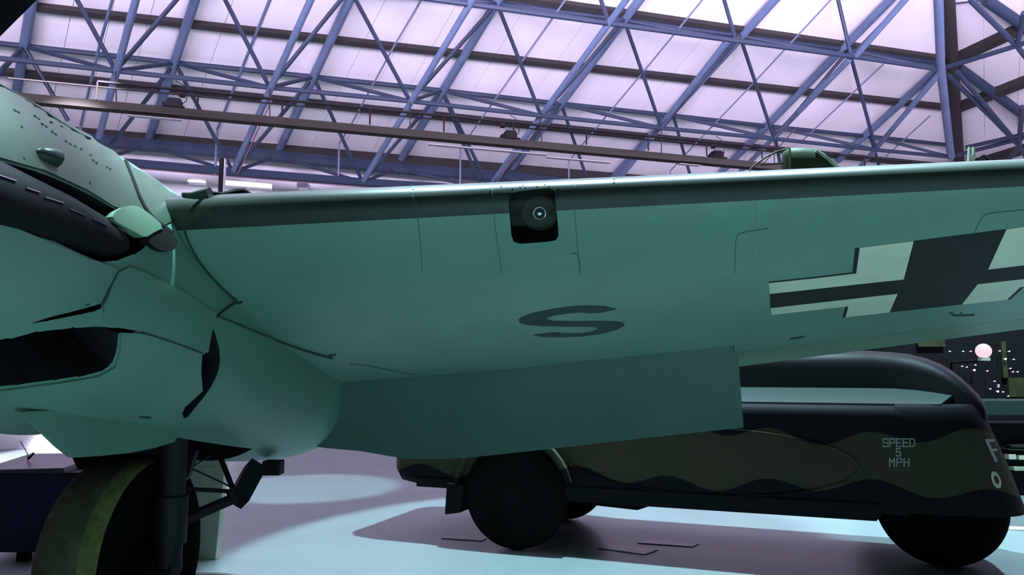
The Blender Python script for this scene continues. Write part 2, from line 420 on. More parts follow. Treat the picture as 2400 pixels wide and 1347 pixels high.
for px, lab, s in [(408, 'dark projector lamp on top of the lighting track, leftmost of the three', 1.0), (1195, 'dark projector lamp on top of the lighting track, middle of the three', 1.0),
                (1680, 'dark projector lamp on top of the lighting track, rightmost, nearest the green fairing', 1.0)]:
    p = on_track(px) + zz*.07
    t = thing('projector_lamp', lab, 'lamp', tuple(p), math.atan2(d.y, d.x), 'projector lamps on the lighting track')
    mm = MB(); mm.box(0,0,.09,.24,.22,.13); mm.box(0,0,.165,.20,.18,.03); mm.build('housing', M_black, t, local=True, bevel=.01)
    mm = MB(); mm.box(-.15,0,.05,.08,.16,.09); mm.build('gear_box', M_soot, t, local=True, bevel=.008)
    mm = MB(); mm.box(.0,0,.012,.36,.26,.024); mm.build('mount_plate', M_soot, t, local=True)
    mm = MB(); mm.tube([(.12,0,.1),(.19,0,.16),(.20,0,.3),(.12,0,.46),(.0,0,.52)], .008, 6); mm.build('lead', M_soot, t, local=True)
# cable rail above the track
ra, rb = at(229, 191, 11.6), at(2000, 366, 16.2)
cr = thing('cable_rail', 'thin dark cable rail with short droppers running above the lighting track', 'cable rail', tuple(ra))
mm = MB(); mm.tube([ra, rb + (rb-ra)*.2], .025, 6); mm.build('rail', M_black, cr)
ca, cb = at(20, 183, 11.2), at(1822, 357, 15.9)
mm = MB(); mm.tube([ca, cb + (cb-ca)*.1], .012, 6); mm.build('cable', M_soot, cr)
for k in [.0, .1, .19, .29, .38, .47, .57, .66, .75, .84, .93, 1.02]:
    p = ra + (rb-ra)*k; mm = MB(); mm.tube([p, p - zz*.30], .016, 6); mm.build('dropper', M_soot, cr)
for px, py in [(427,222),(1178,294),(1672,343)]:
    k = (px-20)/(1822-20); p = at(px, py, 11.2 + (15.9-11.2)*k); mm = MB(); mm.box(*p, .09,.09,.08); mm.build('socket_box', M_soot, cr, bevel=.01)

# fluorescent lamps and small fittings on the back wall
def wall_pt(px, py, off=.12): return on_plane(px, py, wa + NIN*off, NIN)
def tube_lamp(a, b, lab, r=.032):
    p, q = wall_pt(*a, .45), wall_pt(*b, .45)
    t = thing('fluorescent_lamp', lab, 'lamp', tuple((p+q)/2), group='fluorescent lamps on the back wall')
    mm = MB(); mm.tube([p, q], r, 10); mm.build('tube', M_tube, t, smooth=40)
    mm = MB(); dd = (q-p).normalized(); y2 = NIN
    mm.hexa([p - zz*.0 - y2*.40, q - y2*.40, q - y2*.06, p - y2*.06, p + zz*.10 - y2*.40, q + zz*.10 - y2*.40, q + zz*.10 - y2*.06, p + zz*.10 - y2*.06]); mm.build('fitting', M_wall, t)
tube_lamp((517,429), (637,438), 'lit fluorescent tube on the back wall just right of the dark post')
tube_lamp((440,424), (482,427), 'short lit fluorescent tube on the back wall left of the dark post', .014)
p = wall_pt(711, 436, .35); t = thing('security_camera', 'small pale camera box on the back wall above the wing leading edge', 'camera', tuple(p))
mm = MB(); mm.box(*p, .26, .3, .16); mm.build('housing', M_wall, t, bevel=.02); mm = MB(); mm.tube([p + zz*.08, p + zz*.2 - NIN*.3], .03, 6); mm.build('bracket', M_track, t)
p = at(522, 372, 16.5); q = V((p.x, p.y, 0))
t = thing('steel_post', 'slim dark post standing before the back wall beside the lit tube', 'post', tuple(q))
mm = MB(); mm.box(p.x, p.y, p.z/2, .10, .12, p.z); mm.build('shaft', M_black, t); mm = MB(); mm.box(p.x+.062, p.y, p.z/2, .012, .1, p.z); mm.build('white_edge', M_wall, t)
mm = MB(); mm.box(q.x, q.y, .01, .3, .3, .02); mm.build('base_plate', M_dblue, t)


# ================================================================== AIRCRAFT
PHI = math.radians(13)
A = V((math.sin(PHI), math.cos(PHI), 0)); O = V((math.cos(PHI), -math.sin(PHI), 0)); Z = V((0,0,1))
WHEEL = V((-2.36, 4.72, 0))
ac = thing('aircraft', 'pale green-bellied aircraft with a black and white cross under its wing', 'aircraft', tuple(WHEEL))

# ---- wing : leading edge, trailing edge, airfoil sections between
LEa, LEb = at(480, 476, 3.85), at(2400, 389, 3.45)
HGa, HGb = at(815, 903, 5.95), at(1722, 808, 5.55)
TEa, TEb = at(1745, 857, 6.15), at(2400, 771, 5.50)
def lin(a, b, k): return a + (b-a)*k
def lep(x):  k = (x - LEa.x)/(LEb.x - LEa.x); return lin(LEa, LEb, k)
def tep(x):  k = (x - TEa.x)/(TEb.x - TEa.x); return lin(TEa, TEb, k)
def hgp(x):  k = (x - HGa.x)/(HGb.x - HGa.x); return lin(HGa, HGb, k)
X_FLAP = HGb.x - .02
def airfoil(t, th):
    y = 5*th*(.2969*math.sqrt(max(t,0)) - .126*t - .3516*t*t + .2843*t**3 - .1036*t**4)
    cam_ = .022*math.sin(math.pi*min(1,t))
    return y*.92 + cam_, -y*1.05 + cam_*.4
def wing_pt(x0, t, upper, th=.15):
    """x0 = leading edge x of the section; the section runs along A from it"""
    le = lep(x0)
    # trailing edge point: where the section plane meets the trailing edge line
    lo, hi = -6.0, 9.0
    for _ in range(50):
        k = (lo+hi)/2; p = tep(k)
        if (p - le).dot(O) < 0: lo = k
        else: hi = k
    te = tep(lo); c = te - le; L = c.length
    up, dn = airfoil(t, th)
    nrm = V((0,0,1)) - c.normalized()*c.normalized().z; nrm.normalize()
    return le + c*t + nrm*L*(up if upper else dn), le, te
def hinge_t(x0):
    p, le, te = wing_pt(x0, 0, True)
    lo, hi = -6.0, 9.0
    for _ in range(50):
        k = (lo+hi)/2
        if (hgp(k) - le).dot(O) < 0: lo = k
        else: hi = k
    return ((hgp(lo) - le).dot(A)) / ((te - le).dot(A)), hgp(lo)
NT = 26; DARK = 6
def tl(tmax): return [.0215*(i/DARK)**2 if i <= DARK else .0215 + (tmax-.0215)*((i-DARK)/(NT-DARK))**1.35 for i in range(NT+1)]
xs = [-2.9 + i*.1 for i in range(64)]
def section(x0, tmax):
    ts = tl(tmax)
    low = [wing_pt(x0, t, False)[0] for t in ts]; upp = [wing_pt(x0, t, True)[0] for t in ts]
    return upp[::-1] + low[1:]
# which leading-edge x corresponds to the flap outer end
def te_x_of(x0): return wing_pt(x0, 0, True)[2].x
lo, hi = -2.0, 4.0
for _ in range(50):
    k = (lo+hi)/2; ht, hp = hinge_t(k)
    if hp.x < HGb.x: lo = k
    else: hi = k
XF = lo
def wing_part(name, xa, xb, n, tfun, mats):
    rows = [section(xa + (xb-xa)*i/n, tfun(xa + (xb-xa)*i/n)) for i in range(n+1)]
    m = MB(); N = len(rows[0])
    def mi(i, k):      # grey upper paint wraps round the nose
        kk = k - NT    # lower index
        return 1 if kk < DARK else 0
    m.grid(rows, mif=mi)
    for i in range(n): m.poly([rows[i][0], rows[i+1][0], rows[i+1][-1], rows[i][-1]])
    m.poly(rows[0]); m.poly(rows[-1][::-1])
    return m.build(name, mats, ac, smooth=50)
def t_hinge(x0):
    lo, hi = .5, 1.1
    for _ in range(30):
        k = (lo+hi)/2; px, py = proj(wing_pt(x0, k, False)[0])
        if py < 903 - (px-815)*95/907 + 1: lo = k
        else: hi = k
    return lo
inner = wing_part('inner_wing', -3.4, XF, 40, t_hinge, [M_skin, M_camo_up])
outer = wing_part('outer_wing', XF + .0006, 4.2, 30, lambda x: .80, [M_skin, M_camo_up])
def rows_ail(x0):
    ts = [.803 + (1-.803)*i/8 for i in range(9)]
    low = [wing_pt(x0, t, False)[0] for t in ts]; upp = [wing_pt(x0, t, True)[0] for t in ts]
    return upp[::-1] + low
m = MB(); rr = [rows_ail(XF + .02 + (4.2-XF-.02)*i/24) for i in range(25)]; m.grid(rr, close=True); m.poly(rr[0]); m.poly(rr[-1][::-1])
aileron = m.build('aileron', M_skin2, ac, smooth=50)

# ---- engine nacelle : lofted sections along A
AX = V((WHEEL.x, WHEEL.y, 0))
NS = [(-3.0, 3.30, 1.95, .62), (-2.6, 3.36, 1.80, .74), (-1.9, 3.16, 1.64, .80), (-1.2, 3.07, 1.50, .81), (-.7, 2.99, 1.40, .80), (-.2, 2.89, 1.29, .78),
      (.3, 2.76, 1.19, .75), (.7, 2.62, 1.12, .73), (1.1, 2.48, 1.07, .72), (1.5, 2.34, 1.04, .72), (1.85, 2.18, 1.06, .67), (2.08, 2.02, 1.15, .54), (2.2, 1.88, 1.30, .34), (2.25, 1.72, 1.50, .03)]
def nac(t):
    for a, b in zip(NS, NS[1:]):
        if t <= b[0]:
            k = (t-a[0])/(b[0]-a[0]); return [a[i]+(b[i]-a[i])*k for i in (1,2,3)]
    return NS[-1][1:]
def nsmooth(t):
    s = [0,0,0]; W = 0
    for d_ in (-.12,-.06,0,.06,.12):
        q = nac(max(-3.0, min(2.25, t+d_))); s = [a+b for a,b in zip(s,q)]
    return [a/5 for a in s]
def nac_ring(t, n=72, sh=0):
    zt, zb, wd = nsmooth(t) if -2.9 < t < 2.05 else nac(t)
    c = AX + A*t; zc = (zt+zb)/2; hz = (zt-zb)/2 - sh; wd -= sh; pts = []
    for k in range(n):
        a = 2*math.pi*k/n; ca, sa = math.cos(a), math.sin(a); e = 2/2.25
        pts.append(c + O*(wd*math.copysign(abs(ca)**e, ca)) + Z*(zc + hz*math.copysign(abs(sa)**e, sa)))
    return pts
ts = [-3.0 + 5.25*i/70 for i in range(71)]
rows = [nac_ring(t) for t in ts]
m = MB(); m.grid(rows, close=True); m.poly(rows[0][::-1]); m.poly(rows[-1])
nacelle = m.build('engine_nacelle', [M_skin, M_dark], ac, smooth=50)

# ---- surface tools: patches, ribbons and cutters that lie on a surface
def bvh_of(objs):
    vs, fs = [], []
    for o in objs:
        M = wm(o); b = len(vs); vs += [M @ v.co for v in o.data.vertices]
        fs += [[b+i for i in p.vertices] for p in o.data.polygons]
    return BVHTree.FromPolygons(vs, fs)
B_w, B_n = bvh_of([inner, outer, aileron]), bvh_of([nacelle])
B_all = bvh_of([inner, outer, aileron, nacelle])
def hit(bvh, px, py):
    d = ray(px, py).normalized(); loc, n, i, dist = bvh.ray_cast(EYEV, d)
    if loc is None: return None
    if n.dot(d) > 0: n = -n
    return loc, n
def densify(poly, step, closed=True):
    out = []; n = len(poly)
    for i in range(n if closed else n-1):
        a, b = V(poly[i]), V(poly[(i+1) % n]); k = max(1, int((b-a).length/step))
        out += [a + (b-a)*j/k for j in range(k)]
    if not closed: out.append(V(poly[-1]))
    return out
def smooth_poly(pts, it=2, closed=True):
    p = [V(q) for q in pts]
    for _ in range(it):
        n = len(p); o = []
        for i in range(n if closed else n-1):
            a, b = p[i], p[(i+1)%n]; o += [a*.75+b*.25, a*.25+b*.75]
        p = o if closed else [p[0]] + o + [p[-1]]
    return p
def cdt(poly, step):
    poly = densify(poly, step); n = len(poly)
    x0, x1 = min(p.x for p in poly), max(p.x for p in poly); y0, y1 = min(p.y for p in poly), max(p.y for p in poly)
    def inside(x, y):
        c = False
        for i in range(n):
            a, b = poly[i], poly[i-1]
            if (a.y > y) != (b.y > y) and x < (b.x-a.x)*(y-a.y)/(b.y-a.y)+a.x: c = not c
        return c
    def far(x, y): return all((p.x-x)**2+(p.y-y)**2 > (step*.5)**2 for p in poly)
    pts = list(poly); yy = y0 + step/2
    while yy < y1:
        xx = x0 + step/2
        while xx < x1:
            if inside(xx, yy) and far(xx, yy): pts.append(V((xx, yy)))
            xx += step
        yy += step
    r = geometry.delaunay_2d_cdt(pts, [(i, (i+1) % n) for i in range(n)], [], 1, 1e-4)
    return r[0], [list(f) for f in r[2]]
def shell(name, bvh, poly, mats, o_out, o_in, step=18, parent=None, keep=True, sm=None):
    """closed slab following the surface between two offsets along its normal"""
    vs, fs = cdt(poly, step); hits = [hit(bvh, v.x, v.y) for v in vs]
    if any(h is None for h in hits):
        good = [h for h in hits if h]
        hits = [h if h else min(good, key=lambda g: (V(proj(g[0]))-vs[i]).length) for i, h in enumerate(hits)]
    n = len(vs); edges = {}
    for f in fs:
        for i in range(len(f)):
            e = (f[i], f[(i+1) % len(f)]); edges[e] = 1
    m = MB(); P = [h[0] + h[1]*o_out for h in hits] + [h[0] + h[1]*o_in for h in hits]
    F_ = [f for f in fs] + [[n+i for i in f[::-1]] for f in fs] + [(b, a, n+a, n+b) for a, b in edges if (b, a) not in edges]
    m.raw(P, F_); return m.build(name, mats, parent if parent else ac, smooth=sm)
def cut(target, bvh, poly, depth, step=18, smoothed=1, wide=.08):
    if smoothed: poly = smooth_poly(poly, smoothed)
    c = shell('cutter', bvh, poly, [M_dark], wide, -depth, step)
    md = target.modifiers.new('cut', 'BOOLEAN'); md.operation = 'DIFFERENCE'; md.object = c; md.solver = 'EXACT'; md.material_mode = 'TRANSFER'
    apply(target, c)
def apply(target, c):
    dg = bpy.context.evaluated_depsgraph_get(); dg.update()
    me = bpy.data.meshes.new_from_object(target.evaluated_get(dg)); target.modifiers.clear(); target.data = me
    bpy.data.objects.remove(c)
    me.set_sharp_from_angle(angle=math.radians(50))
def ribbon(name, bvh, pts, width, m_, off=.003, step=14, sm=1, parent=None, taper=False):
    """thin raised strip along a line on the surface"""
    p = densify(smooth_poly(pts, sm, False) if sm else pts, step, False); n = len(p); L, Rr = [], []
    for i in range(n):
        t = (p[min(i+1,n-1)] - p[max(i-1,0)]).normalized(); q = V((-t.y, t.x)); ww = width/2
        if taper: ww *= .25 + .75*math.sin(math.pi*(i+.5)/n)
        L.append(p[i] + q*ww); Rr.append(p[i] - q*ww)
    poly = L + Rr[::-1]; m = MB(); pts3 = []
    H = [(hit(bvh, a.x, a.y), hit(bvh, b.x, b.y)) for a, b in zip(L, Rr)]
    H = [h for h in H if h[0] and h[1]]
    for (a, b), (c, d_) in zip(H, H[1:]):
        q = [a, b, d_, c]
        m.raw([h[0] + h[1]*off for h in q] + [h[0] - h[1]*.002 for h in q], [(0,1,2,3),(7,6,5,4),(0,4,5,1),(1,5,6,2),(2,6,7,3),(3,7,4,0)])
    if not m.v: return None
    return m.build(name, m_, parent or ac)

# ---- openings cut in the nacelle skin
slot = [(-260,300),(0,378),(100,405),(200,450),(262,487),(330,520),(352,560),(330,590),(250,618),(200,600),(100,552),(0,512),(-260,420)]
intake = [(-260,806),(0,800),(90,776),(180,768),(240,764),(278,772),(275,815),(262,855),(225,875),(140,888),(0,906),(-260,925)]
gap = [(497,764),(508,790),(517,835),(512,872),(490,915),(462,950),(433,986),(425,962),(455,935),(474,918),(471,870),(472,832),(484,828),(486,795)]
wedge = [(240,711),(236,726),(180,738),(120,750),(62,760),(120,738),(180,727),(215,717)]
lip = [(245,768),(290,768),(330,774),(290,781),(268,781)]
pod = [(405,566),(402,583),(385,592),(360,588),(338,572),(330,556),(350,545),(372,536),(388,548)]
cut(nacelle, B_n, slot, .22); cut(nacelle, B_n, intake, .34); cut(nacelle, B_n, gap, .16, 10); cut(nacelle, B_n, wedge, .06, 8)
cut(nacelle, B_n, lip, .08, 8, 0); 
# wheel bay under the nacelle
m = MB(); c0 = AX + A*(-.02); hw_, hl = .40, .80
def bx(a, o, z): return c0 + A*a + O*o + Z*z
m.hexa([bx(-hl,-hw_,.6), bx(hl*.9,-hw_,.6), bx(hl*.9,hw_,.6), bx(-hl,hw_,.6), bx(-hl,-hw_,1.75), bx(hl*.9,-hw_,1.75), bx(hl*.9,hw_,1.75), bx(-hl,hw_,1.75)])
c = m.build('cutter', [M_dark], ac); md = nacelle.modifiers.new('cut','BOOLEAN'); md.object = c; md.solver = 'EXACT'; md.material_mode = 'TRANSFER'; apply(nacelle, c)
# landing lamp window in the leading edge
win = [(1192,470),(1197,455),(1212,449),(1250,444),(1285,441),(1298,446),(1302,462),(1304,490),(1308,530),(1309,552),(1302,563),(1285,566),(1250,569),(1218,571),(1204,566),(1198,550),(1195,510)]
wd_ = V((0,-.80,-.60)).normalized(); m = MB(); H = [hit(B_w, x, y) for x, y in densify(win, 14)]; n = len(H)
m.raw([h[0] + wd_*.12 for h in H] + [h[0] - wd_*.16 for h in H], [list(range(n)), list(range(n,2*n))[::-1]] + [(i,(i+1)%n,n+(i+1)%n,n+i) for i in range(n)])
c = m.build('cutter', [M_dark], ac)
md = inner.modifiers.new('cut','BOOLEAN'); md.object = c; md.solver = 'EXACT'; md.material_mode = 'TRANSFER'
inner.data.materials.append(M_dark); apply(inner, c)

# ---- nacelle panels and fittings
shell('upper_cowl_panel', B_n, [(-250,60),(-100,120),(0,176),(60,208),(110,238),(170,272),(243,322),(262,338),(280,362),(303,418),(322,470),(345,505),(338,512),(262,484),(200,446),(100,400),(0,372),(-250,290)], M_cowl, .012, -.004, 18, sm=50)
shell('cowl_gill_panel', B_n, [(262,330),(300,346),(345,370),(400,398),(440,418),(478,440),(470,462),(430,500),(384,528),(365,520),(330,470),(308,418),(285,360)], M_cowl, .006, -.004, 14, sm=50)
ribbon('cowl_seam', B_n, [(240,318),(262,338),(284,364),(306,420),(326,474),(352,512),(380,532),(402,548)], 5.5, M_soot, .016)
ribbon('cowl_seam', B_n, [(-40,185),(20,214),(80,250),(140,290),(200,325),(240,336)], 2, M_seam, .013)
shell('exhaust_fairing', B_n, smooth_poly([(243,516),(262,492),(300,484),(330,500),(372,536),(350,546),(325,560),(300,545)], 1), M_skin2, .035, -.01, 10, sm=50)
shell('exhaust_outlet', B_n, smooth_poly(pod, 2), M_soot, .03, -.02, 10, sm=60)
# flame damper tube lying in the slot
def nside(t, ang, off):
    zt, zb, wd = nsmooth(t); zc, hz = (zt+zb)/2, (zt-zb)/2; ca, sa = math.cos(ang), math.sin(ang); e = 2/2.25
    return AX + A*t + O*((wd+off)*math.copysign(abs(ca)**e, ca)) + Z*(zc + (hz+off)*math.copysign(abs(sa)**e, sa))
pts = []
for x, y in [(-250,372),(-120,410),(0,455),(80,485),(160,515),(240,548),(290,565),(312,572)]:
    h = hit(B_n, x, y); pts.append(h[0] - h[1]*.055)
rr_ = [.15,.15,.14,.13,.12,.10,.075,.04]
m = MB(); m.tube(pts, rr_, 16); B_fd = bvh_of([m.build('flame_damper', M_black, ac, smooth=50)])
for x0, y0, x1, y1 in [(-40,398,36,424),(60,440,92,451),(104,462,148,476),(163,490,200,505),(215,512,250,528),(272,534,296,546)]:
    h0, h1_ = hit(B_fd, x0, y0) or hit(B_n, x0, y0), hit(B_fd, x1, y1) or hit(B_n, x1, y1); m = MB(); m.tube([h0[0]+h0[1]*.003, h1_[0]+h1_[1]*.003], .0034, 6); m.build('weld_highlight', M_metal, ac)  # bright dashes paint the highlight along the damper's weld edge
m = MB()
for x, y in [(30,262),(38,266),(78,276),(86,282),(95,294),(104,300),(118,312),(126,318),(150,334),(160,340),(172,346),(186,352),(208,366),(214,378),(222,384),(60,240),(116,290),(52,372),(246,394),(254,398),(330,384),(388,410),(392,412),(140,300),(46,300),(206,430)]:
    h = hit(B_n, x, y)
    if h: m.tube([h[0] + h[1]*.008, h[0] + h[1]*.0145], .0065, 8)
o = m.build('cowl_fasteners', M_seam, ac); o['kind'] = 'stuff'
# ejector and small blister on the upper cowl
h = hit(B_n, 100, 364); n_ = h[1]; t_ = A; s_ = n_.cross(t_).normalized()
m = MB(); b0 = h[0]; L_ = .085
rows = []
for i in range(7):
    k = i/6; r_ = .04*math.sqrt(max(0, 1-(1-k)**2)) + .002
    rows.append([b0 + t_*(k*L_*1.3 - L_*.6) + s_*r_*math.cos(a) + n_*(r_*1.1*max(0,math.sin(a)) + .006) for a in [math.pi*2*j/12 for j in range(12)]])
m.grid(rows, close=True); m.poly(rows[0][::-1]); m.poly(rows[-1]); m.build('cowl_blister', M_camo_up, ac, smooth=50)
# air scoop where the nacelle meets the wing
sc_rows = []
pB = [(430,462,452), (450,452,464), (472,446,465), (492,441,461)]
for i, (x, yt, yb) in enumerate(pB):
    Yd = 3.78; top, bot = at(x, yt, Yd), at(x, yb, Yd); cc = (top+bot)/2; r_ = abs(top.z-bot.z)/2 + .004; rows_ = []
    sc_rows.append([cc + V((0, math.cos(a)*r_*1.6, math.sin(a)*r_)) for a in [2*math.pi*j/14 for j in range(14)]])
m = MB(); m.grid(sc_rows, close=True); m.poly(sc_rows[0][::-1]); m.poly(sc_rows[-1]); m.build('air_scoop', M_camo_up, ac, smooth=50)
p0 = at(492, 452, 3.9); m = MB(); m.tube([p0, at(520,455,3.95), at(555,450,4.0), at(572,448,4.0), at(592,456,4.0)], [.012,.012,.024,.02,.005], 8); m.build('scoop_trailing_fairing', M_soot, ac, smooth=50)

# lower nacelle panels
shell('lower_cowl_panel', B_n, [(-250,430),(0,522),(100,562),(200,606),(272,628),(268,655),(236,708),(180,724),(120,738),(60,756),(0,775),(-250,800)], M_skin, .014, -.004, 18, sm=50)
shell('strut_fairing_panel', B_n, [(240,716),(272,640),(300,625),(340,640),(420,680),(505,735),(497,755),(484,826),(474,824),(400,800),(330,776),(262,764),(240,745)], M_skin, .012, -.004, 16, sm=50)
shell('gear_door_panel', B_n, [(282,778),(330,780),(400,802),(470,828),(468,870),(472,914),(420,952),(424,962),(360,972),(280,978),(180,986),(0,960),(-250,985),(-250,930),(0,912),(140,894),(228,880),(268,858),(280,818)], M_skin, .012, -.004, 16, sm=50)
ribbon('panel_seam', B_n, [(232,712),(252,672),(272,634)], 4, M_seam, .018)
ribbon('panel_seam', B_n, [(332,778),(400,800),(470,827)], 3, M_seam, .018)
ribbon('panel_seam', B_all, [(505,742),(525,726),(545,712),(568,706)], 3.5, M_seam, .012)
ribbon('panel_seam', B_all, [(510,742),(560,762),(610,783),(660,800),(720,822),(780,838)], 2, M_seam, .012)
ribbon('panel_seam', B_all, [(432,535),(440,560),(455,590),(468,612),(490,640),(520,672),(556,704)], 2.5, M_seam, .012)
ribbon('panel_seam', B_all, [(486,460),(468,470),(452,482),(444,494)], 2, M_seam, .012)
for a, b in [((146,969),(160,970)), ((180,986),(210,989)), ((325,972),(352,974)), ((195,712),(205,710))]:
    ribbon('skin_scratch', B_n, [a, ((a[0]+b[0])/2, a[1]+1), b], 4, M_seam, .016, 6, 0)

# ---- wing panel seams, rivets, markings
for pts in [[(972,437),(966,455),(970,470)], [(1157,432),(1153,450),(1156,468)], [(1156,490),(1164,560),(1176,640)], [(1345,480),(1352,560),(1358,640)],
            [(1338,594),(1352,593),(1358,606),(1361,640)], [(1442,418),(1444,432)], [(1346,424),(1348,440)],
            [(1722,640),(1724,560),(1732,545),(1800,535)], [(2285,545),(2290,530),(2300,510),(2312,500),(2370,494),(2440,488)], [(975,475),(985,560),(990,640)],
            [(820,852),(860,856),(910,866),(970,878)]]:
    ribbon('panel_seam', B_w, pts, 1.8, M_faint, .002, 12)
for a, b in [((2232,738),(2284,737)), ((2252,732),(2262,740)), ((1852,793),(1885,788)), ((2225,732),(2235,735)), ((770,832),(788,830))]:
    ribbon('skin_scratch', B_all, [a, ((a[0]+b[0])/2, (a[1]+b[1])/2+1), b], 4, M_seam, .0035, 6, 0)
m = MB()
for x, y in [(1183,450),(1201,441),(1219,438),(1231,439),(1258,437),(1286,436),(1308,440),(1226,434),(1277,432),(1175,437),(1150,446),(1151,456),(1439,421),(1439,428),(1181,463),(1312,453),(1382,466),
             (968,444),(967,452),(967,460)]:
    h = hit(B_w, x, y)
    if h: m.tube([h[0] - h[1]*.002, h[0] + h[1]*.002], .0042, 8)
o = m.build('skin_rivets', M_seam, ac); o['kind'] = 'stuff'
def zp(pts, x0, y0, k): return [(x0 + x/k, y0 + y/k) for x, y in pts]
K = 2400/700
def cross(name, pts, mm_): shell(name, B_w, zp(pts, 1700, 480, K), mm_, .003, -.002, 14)
cross('cross_white_corner', [(350,625),(1050,550),(1080,343),(1512,290),(1432,596),(1200,620),(357,712)], M_white)
cross('cross_white_corner', [(365,826),(1000,754),(1385,710),(1318,860),(965,900),(988,812),(370,880)], M_white)
cross('cross_white_corner', [(2258,194),(2700,130),(2700,440),(2500,470),(2110,516)], M_white)
cross('cross_white_corner', [(2028,634),(2400,592),(2600,570),(2600,615),(2370,658),(2262,758),(1900,797)], M_white)
cross('cross_black_bar', [(1512,290),(2256,195),(2110,516),(2400,484),(2700,450),(2700,560),(2400,592),(2028,634),(1900,797),(1318,860),(1385,710),(1000,754),(360,826),(357,712),(1200,620),(1432,596)], M_mblack)
cross('cross_black_edge', [(1042,347),(1080,343),(1050,550),(1022,546)], M_mblack)
cross('cross_black_edge', [(965,815),(988,812),(965,900),(940,902)], M_mblack)
cross('cross_black_edge', [(2368,658),(2400,655),(2290,756),(2262,758)], M_mblack)
ribbon('cross_black_edge', B_w, [(1802,661),(1900,651),(1998,639)], 2.2, M_mblack, .003, 14, 0)
S = [(1625,160),(1560,146),(1480,143),(1390,148),(1300,160),(1210,178),(1150,198),(1125,215),(1128,228),(1160,240),(1250,248),(1400,250),(1500,250),(1530,256),(1527,266),(1500,278),(1440,285),(1370,286),(1310,280),(1270,284),(1195,293),(1250,303),(1350,305),(1450,300),(1560,285),(1630,265),(1668,242),(1655,230),(1620,224),(1540,222),(1400,224),(1300,222),(1268,214),(1275,203),(1310,192),(1380,182),(1450,177),(1480,182),(1535,180),(1600,168)]
shell('letter_s', B_w, zp(S, 700, 650, 2400/1100), M_sgrey, .003, -.002, 9)

# ---- landing lamp inside the window
def lens_disk(): pass
hc = hit(B_w, 1264, 510); cen = hc[0]; fwd = (hc[1] + (EYEV - cen).normalized()*1.6).normalized()
Mz = Matrix.Translation(cen - hc[1]*.05) @ fwd.to_track_quat('Z','Y').to_matrix().to_4x4()
rad = 42/F*(cen.y)
M_refl = mat('lamp_reflector', (.15, .18, .12), .3, var=.45, scale=9)  # mottled green-grey base colour paints the reflections in the lamp disc
lamp = None
m = MB(); m.lathe([(.004,-.075),(rad*.25,-.070),(rad*.5,-.056),(rad*.75,-.032),(rad*.95,-.002),(rad*1.0,.0),(rad*1.0,-.006),(rad*.95,-.012),(rad*.75,-.042),(rad*.5,-.066),(rad*.25,-.080),(.004,-.086)], Mz, 40)
lamp = m.build('landing_lamp', M_refl, ac, smooth=40)
m = MB(); m.tube([Mz @ V((.031*math.cos(a), .031*math.sin(a), .004)) for a in [2*math.pi*k/32 for k in range(33)]], .0032, 8, cap=False); m.build('bulb_ring', M_metal, lamp, smooth=40)
m = MB(); m.lathe([(rad*1.0,-.004),(rad*1.03,0),(rad*1.0,.005),(rad*.96,.004),(rad*.96,-.002)], Mz, 40); m.build('lamp_rim', M_track, lamp, smooth=40)
m = MB(); m.lathe([(.001,.016),(.010,.013),(.013,.006),(.012,.0)], Mz, 16); m.build('bulb', M_metal, lamp, smooth=40)
M_glass = mat('window_glass', (1, 1, 1), .03); gb = M_glass.node_tree.nodes['Principled BSDF']
gb.inputs['Transmission Weight'].default_value = 1.0; gb.inputs['IOR'].default_value = 1.12
win_g = shell('lamp_window', B_w, win, M_glass, .001, -.001, 12, sm=60)

# ---- flap
fl_top = [(815,920),(822,906),(845,900)] 
m = MB(); NF = 28; rows = []
bot_px = [(700,1040),(770,1050),(845,1056),(900,1066),(945,1074),(1010,1075),(1085,1073),(1300,1050),(1500,1027),(1742,1001)]
def bot_y(x):
    for (x0,y0),(x1,y1) in zip(bot_px, bot_px[1:]):
        if x <= x1: return y0 + (y1-y0)*(x-x0)/(x1-x0)
    return bot_px[-1][1]
rowsF, rowsB = [], []
for i in range(NF+1):
    k = i/NF; xt = 690 + (1722-690)*k; yt = 903 - (xt-815)*(95/907); xb = 690 + (1742-690)*k; yb = bot_y(xb)
    if k > .97: xt, xb = 1715+ (k-.97)/.03*9, 1730 + (k-.97)/.03*12
    Yt = 5.97 - .42*k; top = at(xt, yt - 11, Yt + .03); Yb = Yt + .22; bot = at(xb, yb, Yb)
    rf, rb = [], []
    for j in range(11):
        s = j/10; p = top + (bot-top)*s; dirn = (bot-top).normalized(); nn = dirn.cross(V((1,0,0))).normalized(); nn = nn if nn.y < 0 else -nn
        th = .05*(1-s)**.8*min(1, s*6+.3) + .006
        rf.append(p + nn*th*.7); rb.append(p - nn*th)
    rowsF.append(rf); rowsB.append(rb)
rows = [f + b[::-1] for f, b in zip(rowsF, rowsB)]
m.grid(rows, close=True); m.poly(rows[0][::-1]); m.poly(rows[-1])
flap = m.build('flap', M_flap_shade, ac, smooth=50)
# flap shroud strip at the hinge, with a little shadowed bracket at its outer end
m = MB(); a_, b_ = HGb + Z*.02, at(1735, 835, 5.75); m.tube([a_, b_], .018, 8); m.build('flap_bracket', M_skin2, ac, smooth=40)

